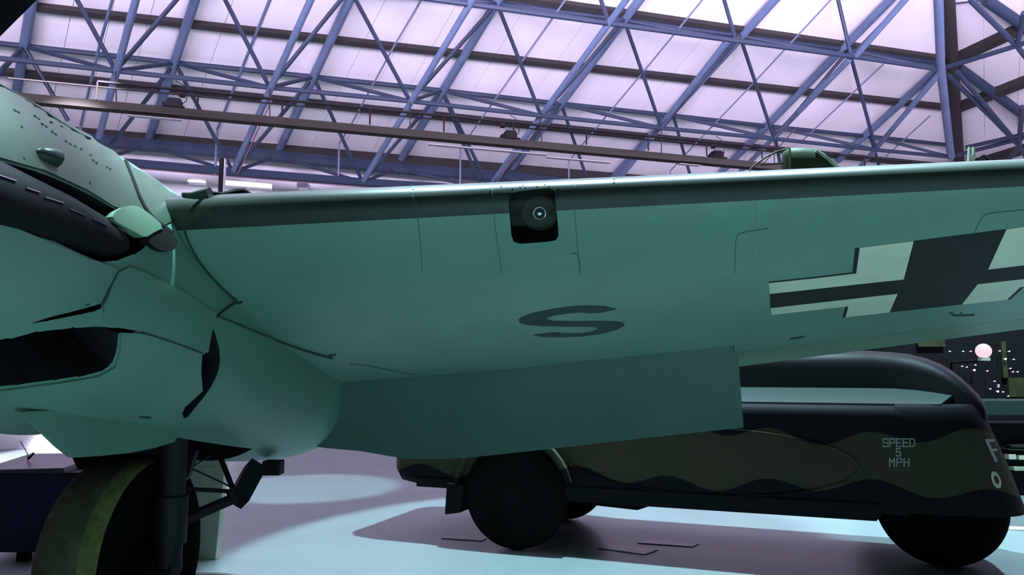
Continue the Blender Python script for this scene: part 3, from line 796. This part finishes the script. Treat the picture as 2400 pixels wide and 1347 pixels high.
# ---- fairings on top of the wing
def top_hit(px, py, Y): return at(px, py, Y)
Yf = 4.3
sec = []
for x, yt, yb, r_ in [(1836,362,402,.035),(1841,352,404,.06),(1850,349,405,.07),(1875,349,404,.075),(1905,351,404,.075),(1925,361,403,.07),(1945,376,402,.05),(1968,392,402,.02)]:
    t0, b0_ = at(x, yt, Yf), at(x, yb + 12, Yf); cc = (t0+b0_)/2; hz = (t0.z-b0_.z)/2
    sec.append([cc + V((0, r_*math.copysign(abs(math.cos(a))**.7, math.cos(a)), hz*math.copysign(abs(math.sin(a))**.6, math.sin(a)))) for a in [2*math.pi*j/20 for j in range(20)]])
m = MB(); m.grid(sec, close=True); m.poly(sec[0][::-1]); m.poly(sec[-1])
uf = m.build('upper_wing_fairing', M_olive, ac, smooth=50)
m = MB(); m.tube([at(1851,348,Yf-.075), at(1852,410,Yf-.08)], .006, 6); m.build('fairing_rib', M_tyreedge, uf)
m = MB(); m.tube([at(1912,353,Yf-.07), at(1932,366,Yf-.07), at(1950,384,Yf-.05), at(1966,396,Yf-.03)], .009, 6); m.build('fairing_rib', M_plinth, uf)
m = MB(); m.tube([at(1752,404,Yf), at(1770,386,Yf), at(1795,368,Yf), at(1822,355,Yf), at(1845,349,Yf)], .005, 6); m.build('bent_pipe', M_olive, ac)
m = MB(); m.tube([at(1782,386,Yf), at(1842,382,Yf)], .0055, 6); m.build('cross_pipe', M_olive, ac)
for x in (2271, 2281):
    m = MB(); m.tube([at(x+1,345,Yf), at(x-1,396,Yf)], .009, 8); m.build('pale_prong', M_plinth, ac)
m = MB(); m.tube([at(2290,372,Yf), at(2305,364,Yf), at(2318,374,Yf), at(2330,392,Yf)], .008, 8); m.build('dark_hook', M_soot, ac)
# drooping propeller blade at the top left corner
hub = V((-3.15, 2.15, 2.55)); 
pA, pB_ = at(100,-14,2.2), at(-14,100,2.2); dv = (pA-pB_).normalized(); up_ = V((-dv.z,0,dv.x)); up_ = up_ if up_.z > 0 else -up_
rows = []
for i in range(13):
    k = i/12; c_ = pB_ - dv*.55 + dv*1.5*k; wd = .30*math.sin(math.pi*(.12+.80*k))**.6
    rows.append([c_ + up_*0, c_ + up_*wd*.35 + V((0,-.025,0)), c_ + up_*wd, c_ + up_*wd*.35 + V((0,.025,0))])
m = MB(); m.grid(rows, close=True); m.poly(rows[0][::-1]); m.poly(rows[-1]); m.build('propeller_blade', M_black, ac, smooth=60)

# ---- undercarriage
TS = 1.06; HUBZ = .585*TS
Mw = Matrix.Translation(WHEEL + Z*HUBZ) @ Matrix.Rotation(math.radians(9), 4, 'Z') @ Matrix(((O.x, A.x, 0, 0),(O.y, A.y, 0, 0),(0,0,1,0),(0,0,0,1))) @ Matrix.Rotation(math.pi/2, 4, 'Y')
hw2 = .21
m = MB()
m.lathe([(.30,-.16),(.40,-.195),(.50,-.205),(.548,-.19),(.572,-.15)], Mw, 64, 0); 
prof = [(.28,-.17),(.40,-.20),(.49,-.208),(.545,-.185)]
tread = [(.545,-.185),(.572,-.13),(.583,-.06),(.585,0),(.583,.05),(.577,.085)]
edge = [(.577,.085),(.570,.125),(.548,.180)]
side = [(.548,.180),(.50,.205),(.40,.198),(.28,.16)]
m = MB()
for pr, mi in ((prof,0),(tread,1),(edge,2),(side,0)):
    b0 = len(m.v); n = len(pr); seg = 72
    for r_, h_ in pr:
        r_ *= TS
        for k in range(seg): a_ = 2*math.pi*k/seg; m.v.append(Mw @ V((r_*math.cos(a_), r_*math.sin(a_), h_)))
    for i in range(n-1):
        for k in range(seg): k2 = (k+1)%seg; m.f.append([b0+i*seg+k,b0+i*seg+k2,b0+(i+1)*seg+k2,b0+(i+1)*seg+k]); m.m.append(mi)
wheel = m.build('main_tyre', [M_rubber, M_tyreold, M_tyreedge], ac, smooth=50)
m = MB(); m.lathe([(.001,-.15),(.31,-.15),(.315,-.17),(.315,.17),(.30,.175),(.27,.13),(.20,.11),(.12,.12),(.10,.19),(.06,.21),(.001,.21)], Mw, 40); m.build('wheel_hub', M_hub, wheel, smooth=40)
def wl(a, o, z): return WHEEL + A*a + O*o + Z*z
m = MB(); m.tube([wl(0,.30,.585), wl(0,.30,.95), wl(.03,.28,1.55)], .075, 14); m.tube([wl(0,.1,.585), wl(0,.36,.585)], .06, 14); m.build('gear_leg', M_gear, ac, smooth=40)
m = MB(); m.tube([wl(0,.30,.72), wl(0,.30,1.0)], .095, 14); m.build('leg_collar', M_gear, ac, smooth=40)
Yb = 5.0
m = MB(); m.tube([at(398,1236,4.75), at(455,1208,4.85), at(552,1166,5.05)], .036, 10); m.build('drag_strut', M_gear, ac, smooth=40)
m = MB(); P0, P1 = at(556,1172,5.05), at(599,1094,5.28); m.tube([P0, P1], .085, 4); m.build('drag_beam', M_gear, ac)
m = MB(); m.tube([at(516,1070,5.2), at(546,1146,5.06)], .018, 8); m.build('side_stay', M_gear, ac, smooth=40)
m = MB(); m.tube([at(430,1145,4.9), at(540,1151,5.05)], .014, 8); m.build('link_rod', M_gear, ac, smooth=40)
m = MB(); m.tube([at(446,1096,4.95), at(522,1131,5.05), at(538,1140,5.05)], .006, 6); m.build('brake_line', M_gear, ac)
m = MB(); m.tube([at(446,1096,4.95), at(492,1068,5.0)], .005, 6); m.build('brake_line', M_gear, ac)
m = MB(); m.tube([at(544,1143,5.05), at(553,1176,5.05)], .045, 10); m.build('strut_knuckle', M_gear, ac, smooth=40)
m = MB(); P = [at(418,1050,4.9), at(458,1058,4.9), at(440,1118,4.9), at(425,1130,4.9), at(400,1100,4.9)]
m.raw([p for p in P] + [p + V((0,.06,0)) for p in P], [(4,3,2,1,0),(5,6,7,8,9)] + [(i,(i+1)%5,5+(i+1)%5,5+i) for i in range(5)]); m.build('bay_door_bracket', M_gear, ac)
m = MB(); pa, pb = at(641,1078,5.7), at(641,1112,5.7); m.box(pa.x, pa.y, (pa.z+pb.z)/2, .135, .12, abs(pa.z-pb.z)); m.build('drain_stub', M_gear, ac, bevel=.01)
# near gear door hanging at the side of the bay
pn = WHEEL + O*.44
dp = [on_plane(x, y, pn, O) for x, y in [(40,965),(84,1000),(130,1045),(165,1072),(230,1068),(300,1061),(360,1049),(405,1035),(425,1000),(425,960),(250,955)]]
n = len(dp); m = MB(); m.raw([p + O*.012 for p in dp] + [p - O*.012 for p in dp], [list(range(n)), list(range(n,2*n))[::-1]] + [(i,(i+1)%n,n+(i+1)%n,n+i) for i in range(n)])
m.build('wheel_bay_door', M_skin, ac)
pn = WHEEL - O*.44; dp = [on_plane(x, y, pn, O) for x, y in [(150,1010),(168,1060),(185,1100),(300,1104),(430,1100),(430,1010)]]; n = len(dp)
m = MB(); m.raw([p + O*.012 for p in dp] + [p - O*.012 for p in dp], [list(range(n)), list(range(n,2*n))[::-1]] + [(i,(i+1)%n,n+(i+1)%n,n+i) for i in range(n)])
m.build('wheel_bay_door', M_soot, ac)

# ================================================================== REFUELLING TRUCK
W1, W3 = on_z(1212, 1285), on_z(2212, 1325)
FV = V((.934, -.358, 0)).normalized(); NV = V((-FV.y, FV.x, 0))     # forward (right), far side
MID = W1 + NV * .80
TM = Matrix.Translation(MID) @ Matrix.Rotation(math.atan2(FV.y, FV.x), 4, 'Z')
tr = thing('fuel_bowser', 'dark camouflaged three-wheeled refuelling truck parked beyond the wing', 'truck', tuple(MID), math.atan2(FV.y, FV.x))
def tl_(p): return TM.inverted() @ V(p)
def side_x(px, y=-.86):   # truck x where the pixel column meets the near side
    n = TM.to_3x3() @ V((0,1,0)); p0 = TM @ V((0,y,0)); return tl_(on_plane(px, 1050, p0, n)).x
def camo():
    m = mat('truck_camouflage', (.03,.03,.03), .65, spec=.12); nt = m.node_tree; b = nt.nodes['Principled BSDF']; N = nt.nodes.new; Lk = nt.links.new
    tc = N('ShaderNodeTexCoord'); sp = N('ShaderNodeSeparateXYZ'); Lk(tc.outputs['Object'], sp.inputs[0])
    no = N('ShaderNodeTexNoise'); no.inputs['Scale'].default_value = 1.2; Lk(tc.outputs['Object'], no.inputs[0])
    def mth(op, a, b_=None):
        q = N('ShaderNodeMath'); q.operation = op
        for i, x in enumerate((a, b_)):
            if x is None: continue
            if isinstance(x, (int, float)): q.inputs[i].default_value = x
            else: Lk(x, q.inputs[i])
        return q.outputs[0]
    x = sp.outputs[0]; z = sp.outputs[2]
    def wave(fr, ph, am): return mth('MULTIPLY', mth('SINE', mth('ADD', mth('MULTIPLY', x, fr), ph)), am)
    top = mth('ADD', mth('ADD', wave(8.0, .9, .055), wave(3.1, 2.0, .03)), 1.20)
    bot = mth('ADD', mth('ADD', wave(7.3, 3.0, .055), wave(2.3, .6, .03)), .76)
    up = mth('GREATER_THAN', z, top); dn = mth('LESS_THAN', z, bot); dark = mth('MAXIMUM', up, dn)
    mx = N('ShaderNodeMix'); mx.data_type = 'RGBA'; Lk(dark, mx.inputs[0])
    br = N('ShaderNodeMix'); br.data_type = 'RGBA'; br.inputs[6].default_value = (.074,.060,.037,1); br.inputs[7].default_value = (.060,.062,.034,1)
    Lk(mth('GREATER_THAN', no.outputs[0], .5), br.inputs[0]); Lk(br.outputs[2], mx.inputs[6]); mx.inputs[7].default_value = (.010,.0108,.013,1)
    Lk(mx.outputs[2], b.inputs['Base Color']); return m
M_camo = camo()
M_ledge = mat('truck_ledge_paint', (.04,.062,.056), .3)
M_troof = mat('truck_roof_paint', (.006,.0066,.008), .45, spec=.25)
HB = .86; ZB = .55; ZL0, ZL1 = 1.47, 1.585; HI = .36
def body_sec(x, half, z0, z1, rnd=.10, n=5):
    pts = []
    for k in range(n+1):
        a = math.pi/2*k/n; pts.append((half - rnd + rnd*math.cos(a), z1 - rnd + rnd*math.sin(a)))
    R_ = [(half*.93, z0), (half, z0 + .06), (half, z0 + .4)] + pts
    L_ = [(-y, z) for y, z in R_[::-1]]
    return [V((x, y, z)) for y, z in R_ + L_]
# main lower body
rows = []
for x, half, z0, z1 in [(-1.47,.55,.75,1.30),(-1.44,.70,.66,1.38),(-1.34,.80,.60,1.43),(-1.1,.85,.57,1.46),(-.5,HB,.55,1.47),(1,HB,.55,1.47),(2,HB,.55,1.47),(3.0,HB,.55,1.47),(3.46,HB,.55,1.47),(3.5,HB,.55,1.46)]:
    rows.append(body_sec(x, half, z0, z1))
m = MB(); m.grid(rows, close=True); m.poly(rows[0][::-1]); m.poly(rows[-1])
body = m.build('tank_body', M_camo, tr, local=True, smooth=40)
# sloping ledge between side and top cover (both sides)
m = MB(); xo = side_x(2213); n_ = TM.to_3x3() @ V((0,1,0)); xi = tl_(on_plane(2256, 924, TM @ V((0,-.40,0)), n_)).x
for s in (-1, 1):
    m.hexa([V((-1.1, s*.80, 1.44)), V((xo, s*.80, 1.44)), V((xi, s*.30, 1.44)), V((-1.1, s*.30, 1.44)), V((-1.1, s*.80, 1.478)), V((xo, s*.80, 1.478)), V((xi, s*HI, 1.60)), V((-1.1, s*HI, 1.60))])
m.build('side_ledge', M_ledge, tr, local=True)
# top cover
rows = []
def cover(x, half, z0, z1, n=10):
    pts = [(half, z0)]
    for k in range(n+1):
        a = math.pi/2*k/n; pts.append((half*(.55 + .45*math.cos(a)), z1 - .16 + .16*math.sin(a)))
    return [V((x, y, z)) for y, z in pts + [(-y, z) for y, z in pts[::-1]]]
for x, h_, z1 in [(-1.3,.25,1.65),(-1.1,.34,1.80),(-.6,HI,1.90),(1,HI,1.93),(2.6,HI,1.95),(3.3,HI,1.945),(3.5,.37,1.93),(3.65,.41,1.91),(3.78,.47,1.87),(3.88,.53,1.82),(3.96,.58,1.76),(4.03,.61,1.69),(4.09,.62,1.62),(4.14,.60,1.56),(4.17,.56,1.51)]: rows.append(cover(x, h_, 1.34, z1))
m = MB(); m.grid(rows, close=True); m.poly(rows[0][::-1]); m.poly(rows[-1]); m.build('top_cover', M_troof, tr, local=True, smooth=40)
# rounded nose: full width, falling to the front
rows = []
zs = [.58,.64,.75,.95,1.15,1.30,1.40,1.45,1.475]
def nose_len(z):      # front surface x at centre for a height
    pr = [(.5,4.47),(.63,4.44),(1.0,4.33),(1.3,4.22),(1.6,4.08),(1.79,3.92),(1.88,3.72),(1.93,3.52)]
    for (z0,x0),(z1,x1) in zip(pr, pr[1:]):
        if z <= z1: return x0 + (x1-x0)*(z-z0)/(z1-z0)
    return 3.5
def nose_half(z):
    pr = [(.4,HB),(1.38,HB),(1.45,.835),(1.48,.80)]
    for (z0,x0),(z1,x1) in zip(pr, pr[1:]):
        if z <= z1: return x0 + (x1-x0)*(z-z0)/(z1-z0)
    return .8
for z in zs:
    L = nose_len(z) - 3.44; hb = nose_half(z); r = []
    for k in range(25):
        a = -math.pi/2 + math.pi*k/24; ca, sa = math.cos(a), math.sin(a)
        r.append(V((3.44 + L*abs(ca)**.55, hb*math.copysign(abs(sa)**.55, sa), z)))
    rows.append(r)
m = MB(); m.grid(rows, close=True); m.poly(rows[0][::-1]); m.poly(rows[-1]); nose = m.build('nose_cowl', M_camo, tr, local=True, smooth=45)
# raised oval rim on the side
cx_, cz_, ra_, rb_ = side_x(1690), .985, 0, .30
x0_, x1_ = side_x(1330), side_x(2010); cx_ = (x0_+x1_)/2; ra_ = (x1_-x0_)/2
P = [V((cx_ + ra_*math.cos(a), -HB-.006, cz_ + rb_*math.sin(a) - .05)) for a in [2*math.pi*k/64 for k in range(65)]]
m = MB(); m.tube(P, .010, 6, cap=False); m.build('oval_rim', M_camo, tr, local=True, smooth=60)
m = MB(); m.box(1.1, -HB-.004, ZB+.05, 4.4, .03, .09); m.build('side_skirt_rail', M_camo, tr, local=True, bevel=.01)
m = MB(); xr = side_x(2045); m.hexa([V((-.3,-HB,.50)), V((xr,-HB,.50)), V((xr,-HB+.1,.50)), V((-.3,-HB+.1,.50)), V((-.3,-HB,.57)), V((xr+.06,-HB,.57)), V((xr+.06,-HB+.1,.57)), V((-.3,-HB+.1,.57))]); m.build('chassis_rail', M_black, tr, local=True)
# wheels
def truck_wheel(p, r, w_, name='road_wheel'):
    Mt = Matrix.Translation(p + V((0,0,r))) @ Matrix.Rotation(math.pi/2, 4, 'X')
    m = MB(); m.lathe([(r*.52,-w_*.40),(r*.70,-w_*.5),(r*.90,-w_*.47),(r*.98,-w_*.32),(r,0),(r*.98,w_*.32),(r*.90,w_*.47),(r*.70,w_*.5),(r*.52,w_*.40)], Mt, 56)
    t = m.build(name, M_rubber, tr, local=True, smooth=40)
    m = MB(); m.lathe([(.02,-w_*.30),(r*.30,-w_*.32),(r*.34,-w_*.25),(r*.50,-w_*.30),(r*.53,-w_*.41),(r*.55,-w_*.40),(r*.55,w_*.40),(r*.50,w_*.30),(r*.3,w_*.32),(r*.1,w_*.48),(.02,w_*.48)], Mt, 36)
    hub_ = m.build('wheel_hub', M_hub, t, local=True, smooth=40)
    return t
q1 = tl_(W1); q3 = tl_(W3)
truck_wheel(V((q1.x, q1.y, 0)), .535, .26); truck_wheel(V((q1.x, .80, 0)), .535, .26); truck_wheel(V((q3.x, q3.y, 0)), .545, .28)
# mudguards
def arc_guard(c, r, y0, y1, a0, a1, name):
    rows = []
    for k in range(17):
        a = math.radians(a0 + (a1-a0)*k/16); ca, sa = math.cos(a), math.sin(a)
        rows.append([V((c.x + r*ca, y0, c.z + r*sa)), V((c.x + r*ca, y1, c.z + r*sa)), V((c.x + (r+.03)*ca, y1, c.z + (r+.03)*sa)), V((c.x + (r+.03)*ca, y0, c.z + (r+.03)*sa))])
    m = MB(); m.grid(rows, close=True); m.poly(rows[0][::-1]); m.poly(rows[-1]); m.build(name, M_camo, tr, local=True, smooth=40)
arc_guard(V((q1.x, 0, .535)), .60, q1.y-.17, q1.y+.2, 15, 175, 'mudguard'); arc_guard(V((q1.x, 0, .535)), .60, .62, .97, 15, 175, 'mudguard')
xm = side_x(1066); m = MB(); m.hexa([V((xm-.08,-.93,.30)), V((xm+.10,-.93,.33)), V((xm+.10,-.62,.33)), V((xm-.08,-.62,.30)), V((xm-.06,-.93,.62)), V((xm+.14,-.93,.62)), V((xm+.14,-.62,.62)), V((xm-.06,-.62,.62))]); m.build('mud_flap', M_black, tr, local=True, bevel=.015)
m = MB(); m.tube([V((.45,-.2,.46)), V((1.1,-.25,.44)), V((1.28,-.25,.47)), V((1.42,-.25,.47)), V((1.6,-.25,.50))], [.09,.09,.05,.035,.035], 10); m.build('exhaust_pipe', M_black, tr, local=True, smooth=40)
m = MB(); m.tube([V((q1.x, -.80, .535)), V((q1.x, .80, .535))], .07, 10); m.box(q1.x+.3, 0, .62, .9, 1.1, .25); m.build('axle', M_black, tr, local=True)
m = MB(); m.tube([V((q3.x, 0, .545)), V((q3.x, .0, .7))], .05, 10); m.box(q3.x, 0, .66, .2, .4, .28); m.build('steering_fork', M_black, tr, local=True)
# lettering (block strokes) on the side and nose
BT = bvh_of([body, nose])
FONT = {'S': [[(1,5),(1,6),(0,6),(0,3),(1,3),(1,0),(0,0),(0,1)]], 'P': [[(0,0),(0,6),(1,6),(1,3),(0,3)]], 'E': [[(1,6),(0,6),(0,0),(1,0)],[(0,3),(.8,3)]],
        'D': [[(0,0),(0,6),(.7,6),(1,5),(1,1),(.7,0),(0,0)]], '5': [[(1,6),(0,6),(0,3.4),(1,3.4),(1,0),(0,0),(0,.8)]], 'M': [[(0,0),(0,6),(.5,3),(1,6),(1,0)]], 'H': [[(0,0),(0,6)],[(1,0),(1,6)],[(0,3),(1,3)]], 'F': [[(0,0),(0,6),(1,6)],[(0,3.2),(.8,3.2)]]}
M_txt = mat('stencil_white', (.50,.51,.45), .8, spec=.1)
def stroke_text(name, s, x0, y1, wpx, hpx, adv, lw, shear=0.0):
    m = MB(); x = x0
    for ch in s:
        for st in FONT[ch]:
            pp = [(x + u*wpx + shear*(6-v)/6*hpx, y1 - v/6*hpx) for u, v in st]
            for a, b in zip(pp, pp[1:]):
                a, b = V(a), V(b); t = (b-a).normalized()*lw*.5; q = V((-t.y, t.x)); a -= t; b += t
                n = max(1, int((b-a).length/6)); rowsL = []
                for i in range(n+1):
                    c = a + (b-a)*i/n; rowsL.append((hit(BT, *(c+q)), hit(BT, *(c-q))))
                for (h0,h1_),(h2_,h3) in zip(rowsL, rowsL[1:]):
                    if not (h0 and h1_ and h2_ and h3): continue
                    Q_ = [h0,h1_,h3,h2_]; m.raw([h[0]+h[1]*.004 for h in Q_]+[h[0]-h[1]*.002 for h in Q_], [(0,1,2,3),(7,6,5,4),(0,4,5,1),(1,5,6,2),(2,6,7,3),(3,7,4,0)])
        x += adv
    if m.v: m.build(name, M_txt, tr)
stroke_text('speed_lettering', 'SPEED', 2070, 1046, 11, 18, 15.6, 2.6)
stroke_text('speed_numeral', '5', 2101, 1068, 9, 17, 15, 2.6)
stroke_text('speed_lettering', 'MPH', 2085, 1092, 11, 18, 17, 2.6)
stroke_text('fire_lettering', 'F', 2312, 1079, 14, 47, 16, 6, .46)
def disc(name, pts, m_, off):
    P = [hit(BT, x, y) for x, y in pts]; P = [p for p in P if p]
    if len(P) < 3: return
    m = MB(); n = len(P); m.raw([p[0]+p[1]*off for p in P]+[p[0]-p[1]*.003 for p in P], [list(range(n)), list(range(n,2*n))[::-1]]+[(i,(i+1)%n,n+(i+1)%n,n+i) for i in range(n)]); m.build(name, m_, tr)
def ell(cx, cy, a, b, rot): return [(cx + a*math.cos(t)*math.cos(rot) - b*math.sin(t)*math.sin(rot), cy + a*math.cos(t)*math.sin(rot) + b*math.sin(t)*math.cos(rot)) for t in [2*math.pi*k/24 for k in range(24)]]
disc('roundel_ring', ell(2334,1124,9.5,21,-.35), M_white, .006); disc('roundel_centre', ell(2334,1124,4.5,10,-.35), mat('roundel_red', (.12,.03,.03), .6), .009)

# ================================================================== FLOOR THINGS
# navy crate
ca_, cb_ = on_z(-60, 1318), on_z(172, 1318)
t = thing('storage_crate', 'dark navy crate with a grey lid standing on the floor left of the big wheel', 'crate', tuple((ca_+cb_)/2))
cw = cb_.x - ca_.x; bx0 = (ca_.x + cb_.x)/2; by = ca_.y + .35; H = at(60,1108,ca_.y).z
m = MB(); m.box(bx0, by, (H+.09)/2, cw, .7, H-.09); m.build('box', M_navy, t, bevel=.01)
for s1 in (-.42, -.05, .42):
    for s2 in (-.28, .28): m = MB(); m.box(bx0 + s1*cw, by + s2, .045, .09, .09, .09); m.build('foot', M_black, t)
m = MB(); m.hexa([V((bx0-cw*.52, by-.38, H)), V((bx0+cw*.36, by-.38, H)), V((bx0+cw*.36, by+.38, H)), V((bx0-cw*.52, by+.38, H)), V((bx0-cw*.52, by-.38, H+.03)), V((bx0+cw*.36, by-.38, H+.05)), V((bx0+cw*.36, by+.38, H+.11)), V((bx0-cw*.52, by+.38, H+.10))]); m.build('lid', M_lid, t, bevel=.006)
m = MB(); m.box(bx0+cw*.42, by-.36, H-.02, .2, .03, .05); m.build('latch', M_track, t)
pv = at(66, 1077, by); t = thing('wire_sprig', 'tiny dark sprig of wire sticking up on the navy crate lid', 'wire', (pv.x, by, H+.10))
m = MB(); m.tube([V((pv.x,by,H+.07)), V((pv.x-.01,by,H+.14)), V((pv.x-.09,by,H+.26))], .004, 5); m.build('stem', M_black, t)
m = MB(); m.tube([V((pv.x,by,H+.09)), V((pv.x+.05,by,H+.145))], .012, 5); m.build('stub', M_black, t)
# pale plinth behind the wheel
pa, pb = on_z(425, 1312), on_z(505, 1312); ptop = at(470, 1092, pa.y).z
t = thing('display_plinth', 'pale cream plinth standing on the floor just behind the big wheel', 'plinth', tuple((pa+pb)/2))
pw = pb.x - pa.x; px_ = (pa.x+pb.x)/2; py_ = pa.y + .05
m = MB(); m.hexa([V((px_-pw/2, py_-.05, 0)), V((px_+pw/2, py_-.05, 0)), V((px_+pw/2, py_+.05, 0)), V((px_-pw/2, py_+.05, 0)), V((px_-pw/2-.02, py_-.05, ptop)), V((px_+pw/2+.05, py_-.05, ptop)), V((px_+pw/2+.05, py_+.05, ptop)), V((px_-pw/2-.02, py_+.05, ptop))]); m.build('post', M_plinth, t, bevel=.006)
m = MB(); m.hexa([V((px_-pw/2, py_-.05, ptop)), V((px_+pw/2+.05, py_-.05, ptop)), V((px_+pw/2+.05, py_+.05, ptop)), V((px_-pw/2, py_+.05, ptop)), V((px_-pw/2, py_-.03, ptop+.2)), V((px_+pw/2, py_-.03, ptop+.2)), V((px_+pw/2, py_+.04, ptop+.2)), V((px_-pw/2, py_+.04, ptop+.2))]); m.build('sloping_head', M_plinth, t, bevel=.006)

# ================================================================== DARK STALL AT THE RIGHT
YS = 11.0
def sp_(px, py, Y=YS): return at(px, py, Y)
g0 = on_z(2300, 1175).y
t = thing('display_case', 'dark glazed display case with grey rails at the right edge behind the truck nose', 'display case', (sp_(2400,1100).x, YS, 0))
x0, x1 = sp_(2080,800).x, sp_(2640,800).x; zt = sp_(2300, 700).z; zr = sp_(2400, 953).z
m = MB(); m.box((x0+x1)/2, YS+1.2, zt/2, x1-x0, .1, zt); m.build('back_panel', M_black, t)
M_oliveb = mat('case_olive_panel', (.05,.055,.02), .5, var=.4, scale=5)
for px0, px1, py0, py1 in [(2150,2215,780,812), (2345,2362,800,885), (2362,2460,885,930)]:
    a_, b_ = sp_(px0, py0, YS+1.1), sp_(px1, py1, YS+1.1); m = MB(); m.box((a_.x+b_.x)/2, YS+1.12, (a_.z+b_.z)/2, b_.x-a_.x, .06, a_.z-b_.z); m.build('olive_board', M_oliveb, t)
a_ = sp_(2320, 953); m = MB(); m.box((x0+x1)/2+.4, YS, a_.z, x1-x0-.6, .5, .22); m.build('counter', mat('counter_dark_green', (.035,.06,.05), .3), t, bevel=.02)
a_ = sp_(2320, 988, YS-.27); m = MB(); m.box((x0+x1)/2+.4, YS-.25, a_.z, x1-x0-.6, .03, .018); m.build('rail', M_metal, t)
zb_ = sp_(2320, 995).z; m = MB(); m.box((x0+x1)/2+.4, YS+.1, zb_/2+.01, x1-x0-.7, .4, zb_-.02); m.build('base', M_black, t)
for px0, px1, py, hh in [(2368,2440,1045,.035),(2362,2440,1053,.02),(2375,2440,1098,.05)]:
    a_, b_ = sp_(px0, py, YS-.2), sp_(px1, py, YS-.2); m = MB(); m.box((a_.x+b_.x)/2, YS-.16, a_.z, b_.x-a_.x, .12, hh); m.build('shelf_strip', M_track if py < 1090 else M_plinth, t)
a_ = sp_(2372, 1070, YS-.2); m = MB(); m.box(a_.x, YS-.16, a_.z, .10, .1, .07); m.box(a_.x+.2, YS-.16, a_.z-.01, .22, .1, .06); m.build('pale_box', M_white, t)
p = sp_(2305, 822, YS+.3); t = thing('globe_lamp', 'glowing pink-white globe lamp above the truck nose', 'lamp', (p.x, p.y, p.z))
rg = 17/F*(YS+.3)
me = MB(); rows = [[p + V((rg*math.sin(th)*math.cos(a), rg*math.sin(th)*math.sin(a), rg*math.cos(th))) for a in [2*math.pi*k/24 for k in range(24)]] for th in [.02+ (math.pi-.04)*i/14 for i in range(15)]]
me.grid(rows, close=True); me.poly(rows[0][::-1]); me.poly(rows[-1]); me.build('globe', M_globe, t, smooth=60)
m = MB(); m.tube([p - zz*(rg*.9), p - zz*(rg*1.35)], rg*.75, 16); m.build('collar', M_plinth, t, smooth=40)
m = MB(); m.tube([p - zz*rg*1.3, p - zz*rg*1.5 + V((0,.9,0))], .02, 8); m.build('bracket', M_soot, t)
sp = [(2227,823),(2258,823),(2276,823),(2287,855),(2284,867),(2315,869),(2344,822),(2366,823),(2357,841),(2377,842),(2369,863),(2375,871),(2386,871),(2341,902),(2341,906),(2339,917),(2322,911),(2352,918),(2256,858),(2267,860),(2332,893),(2364,928)]  # added glowing beads stand in for reflected glints in the dark glass
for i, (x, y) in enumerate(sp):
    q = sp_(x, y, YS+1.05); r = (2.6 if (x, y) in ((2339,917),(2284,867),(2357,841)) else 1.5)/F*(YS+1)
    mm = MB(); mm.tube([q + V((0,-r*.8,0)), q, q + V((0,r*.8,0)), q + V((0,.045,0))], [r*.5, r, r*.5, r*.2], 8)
    o = mm.build('glint_bead', M_spark, None); o['label'] = 'tiny pinkish glowing bead painting a glint in the dark display case'; o['category'] = 'bulb'; o['group'] = 'glowing glint beads in the dark display case'
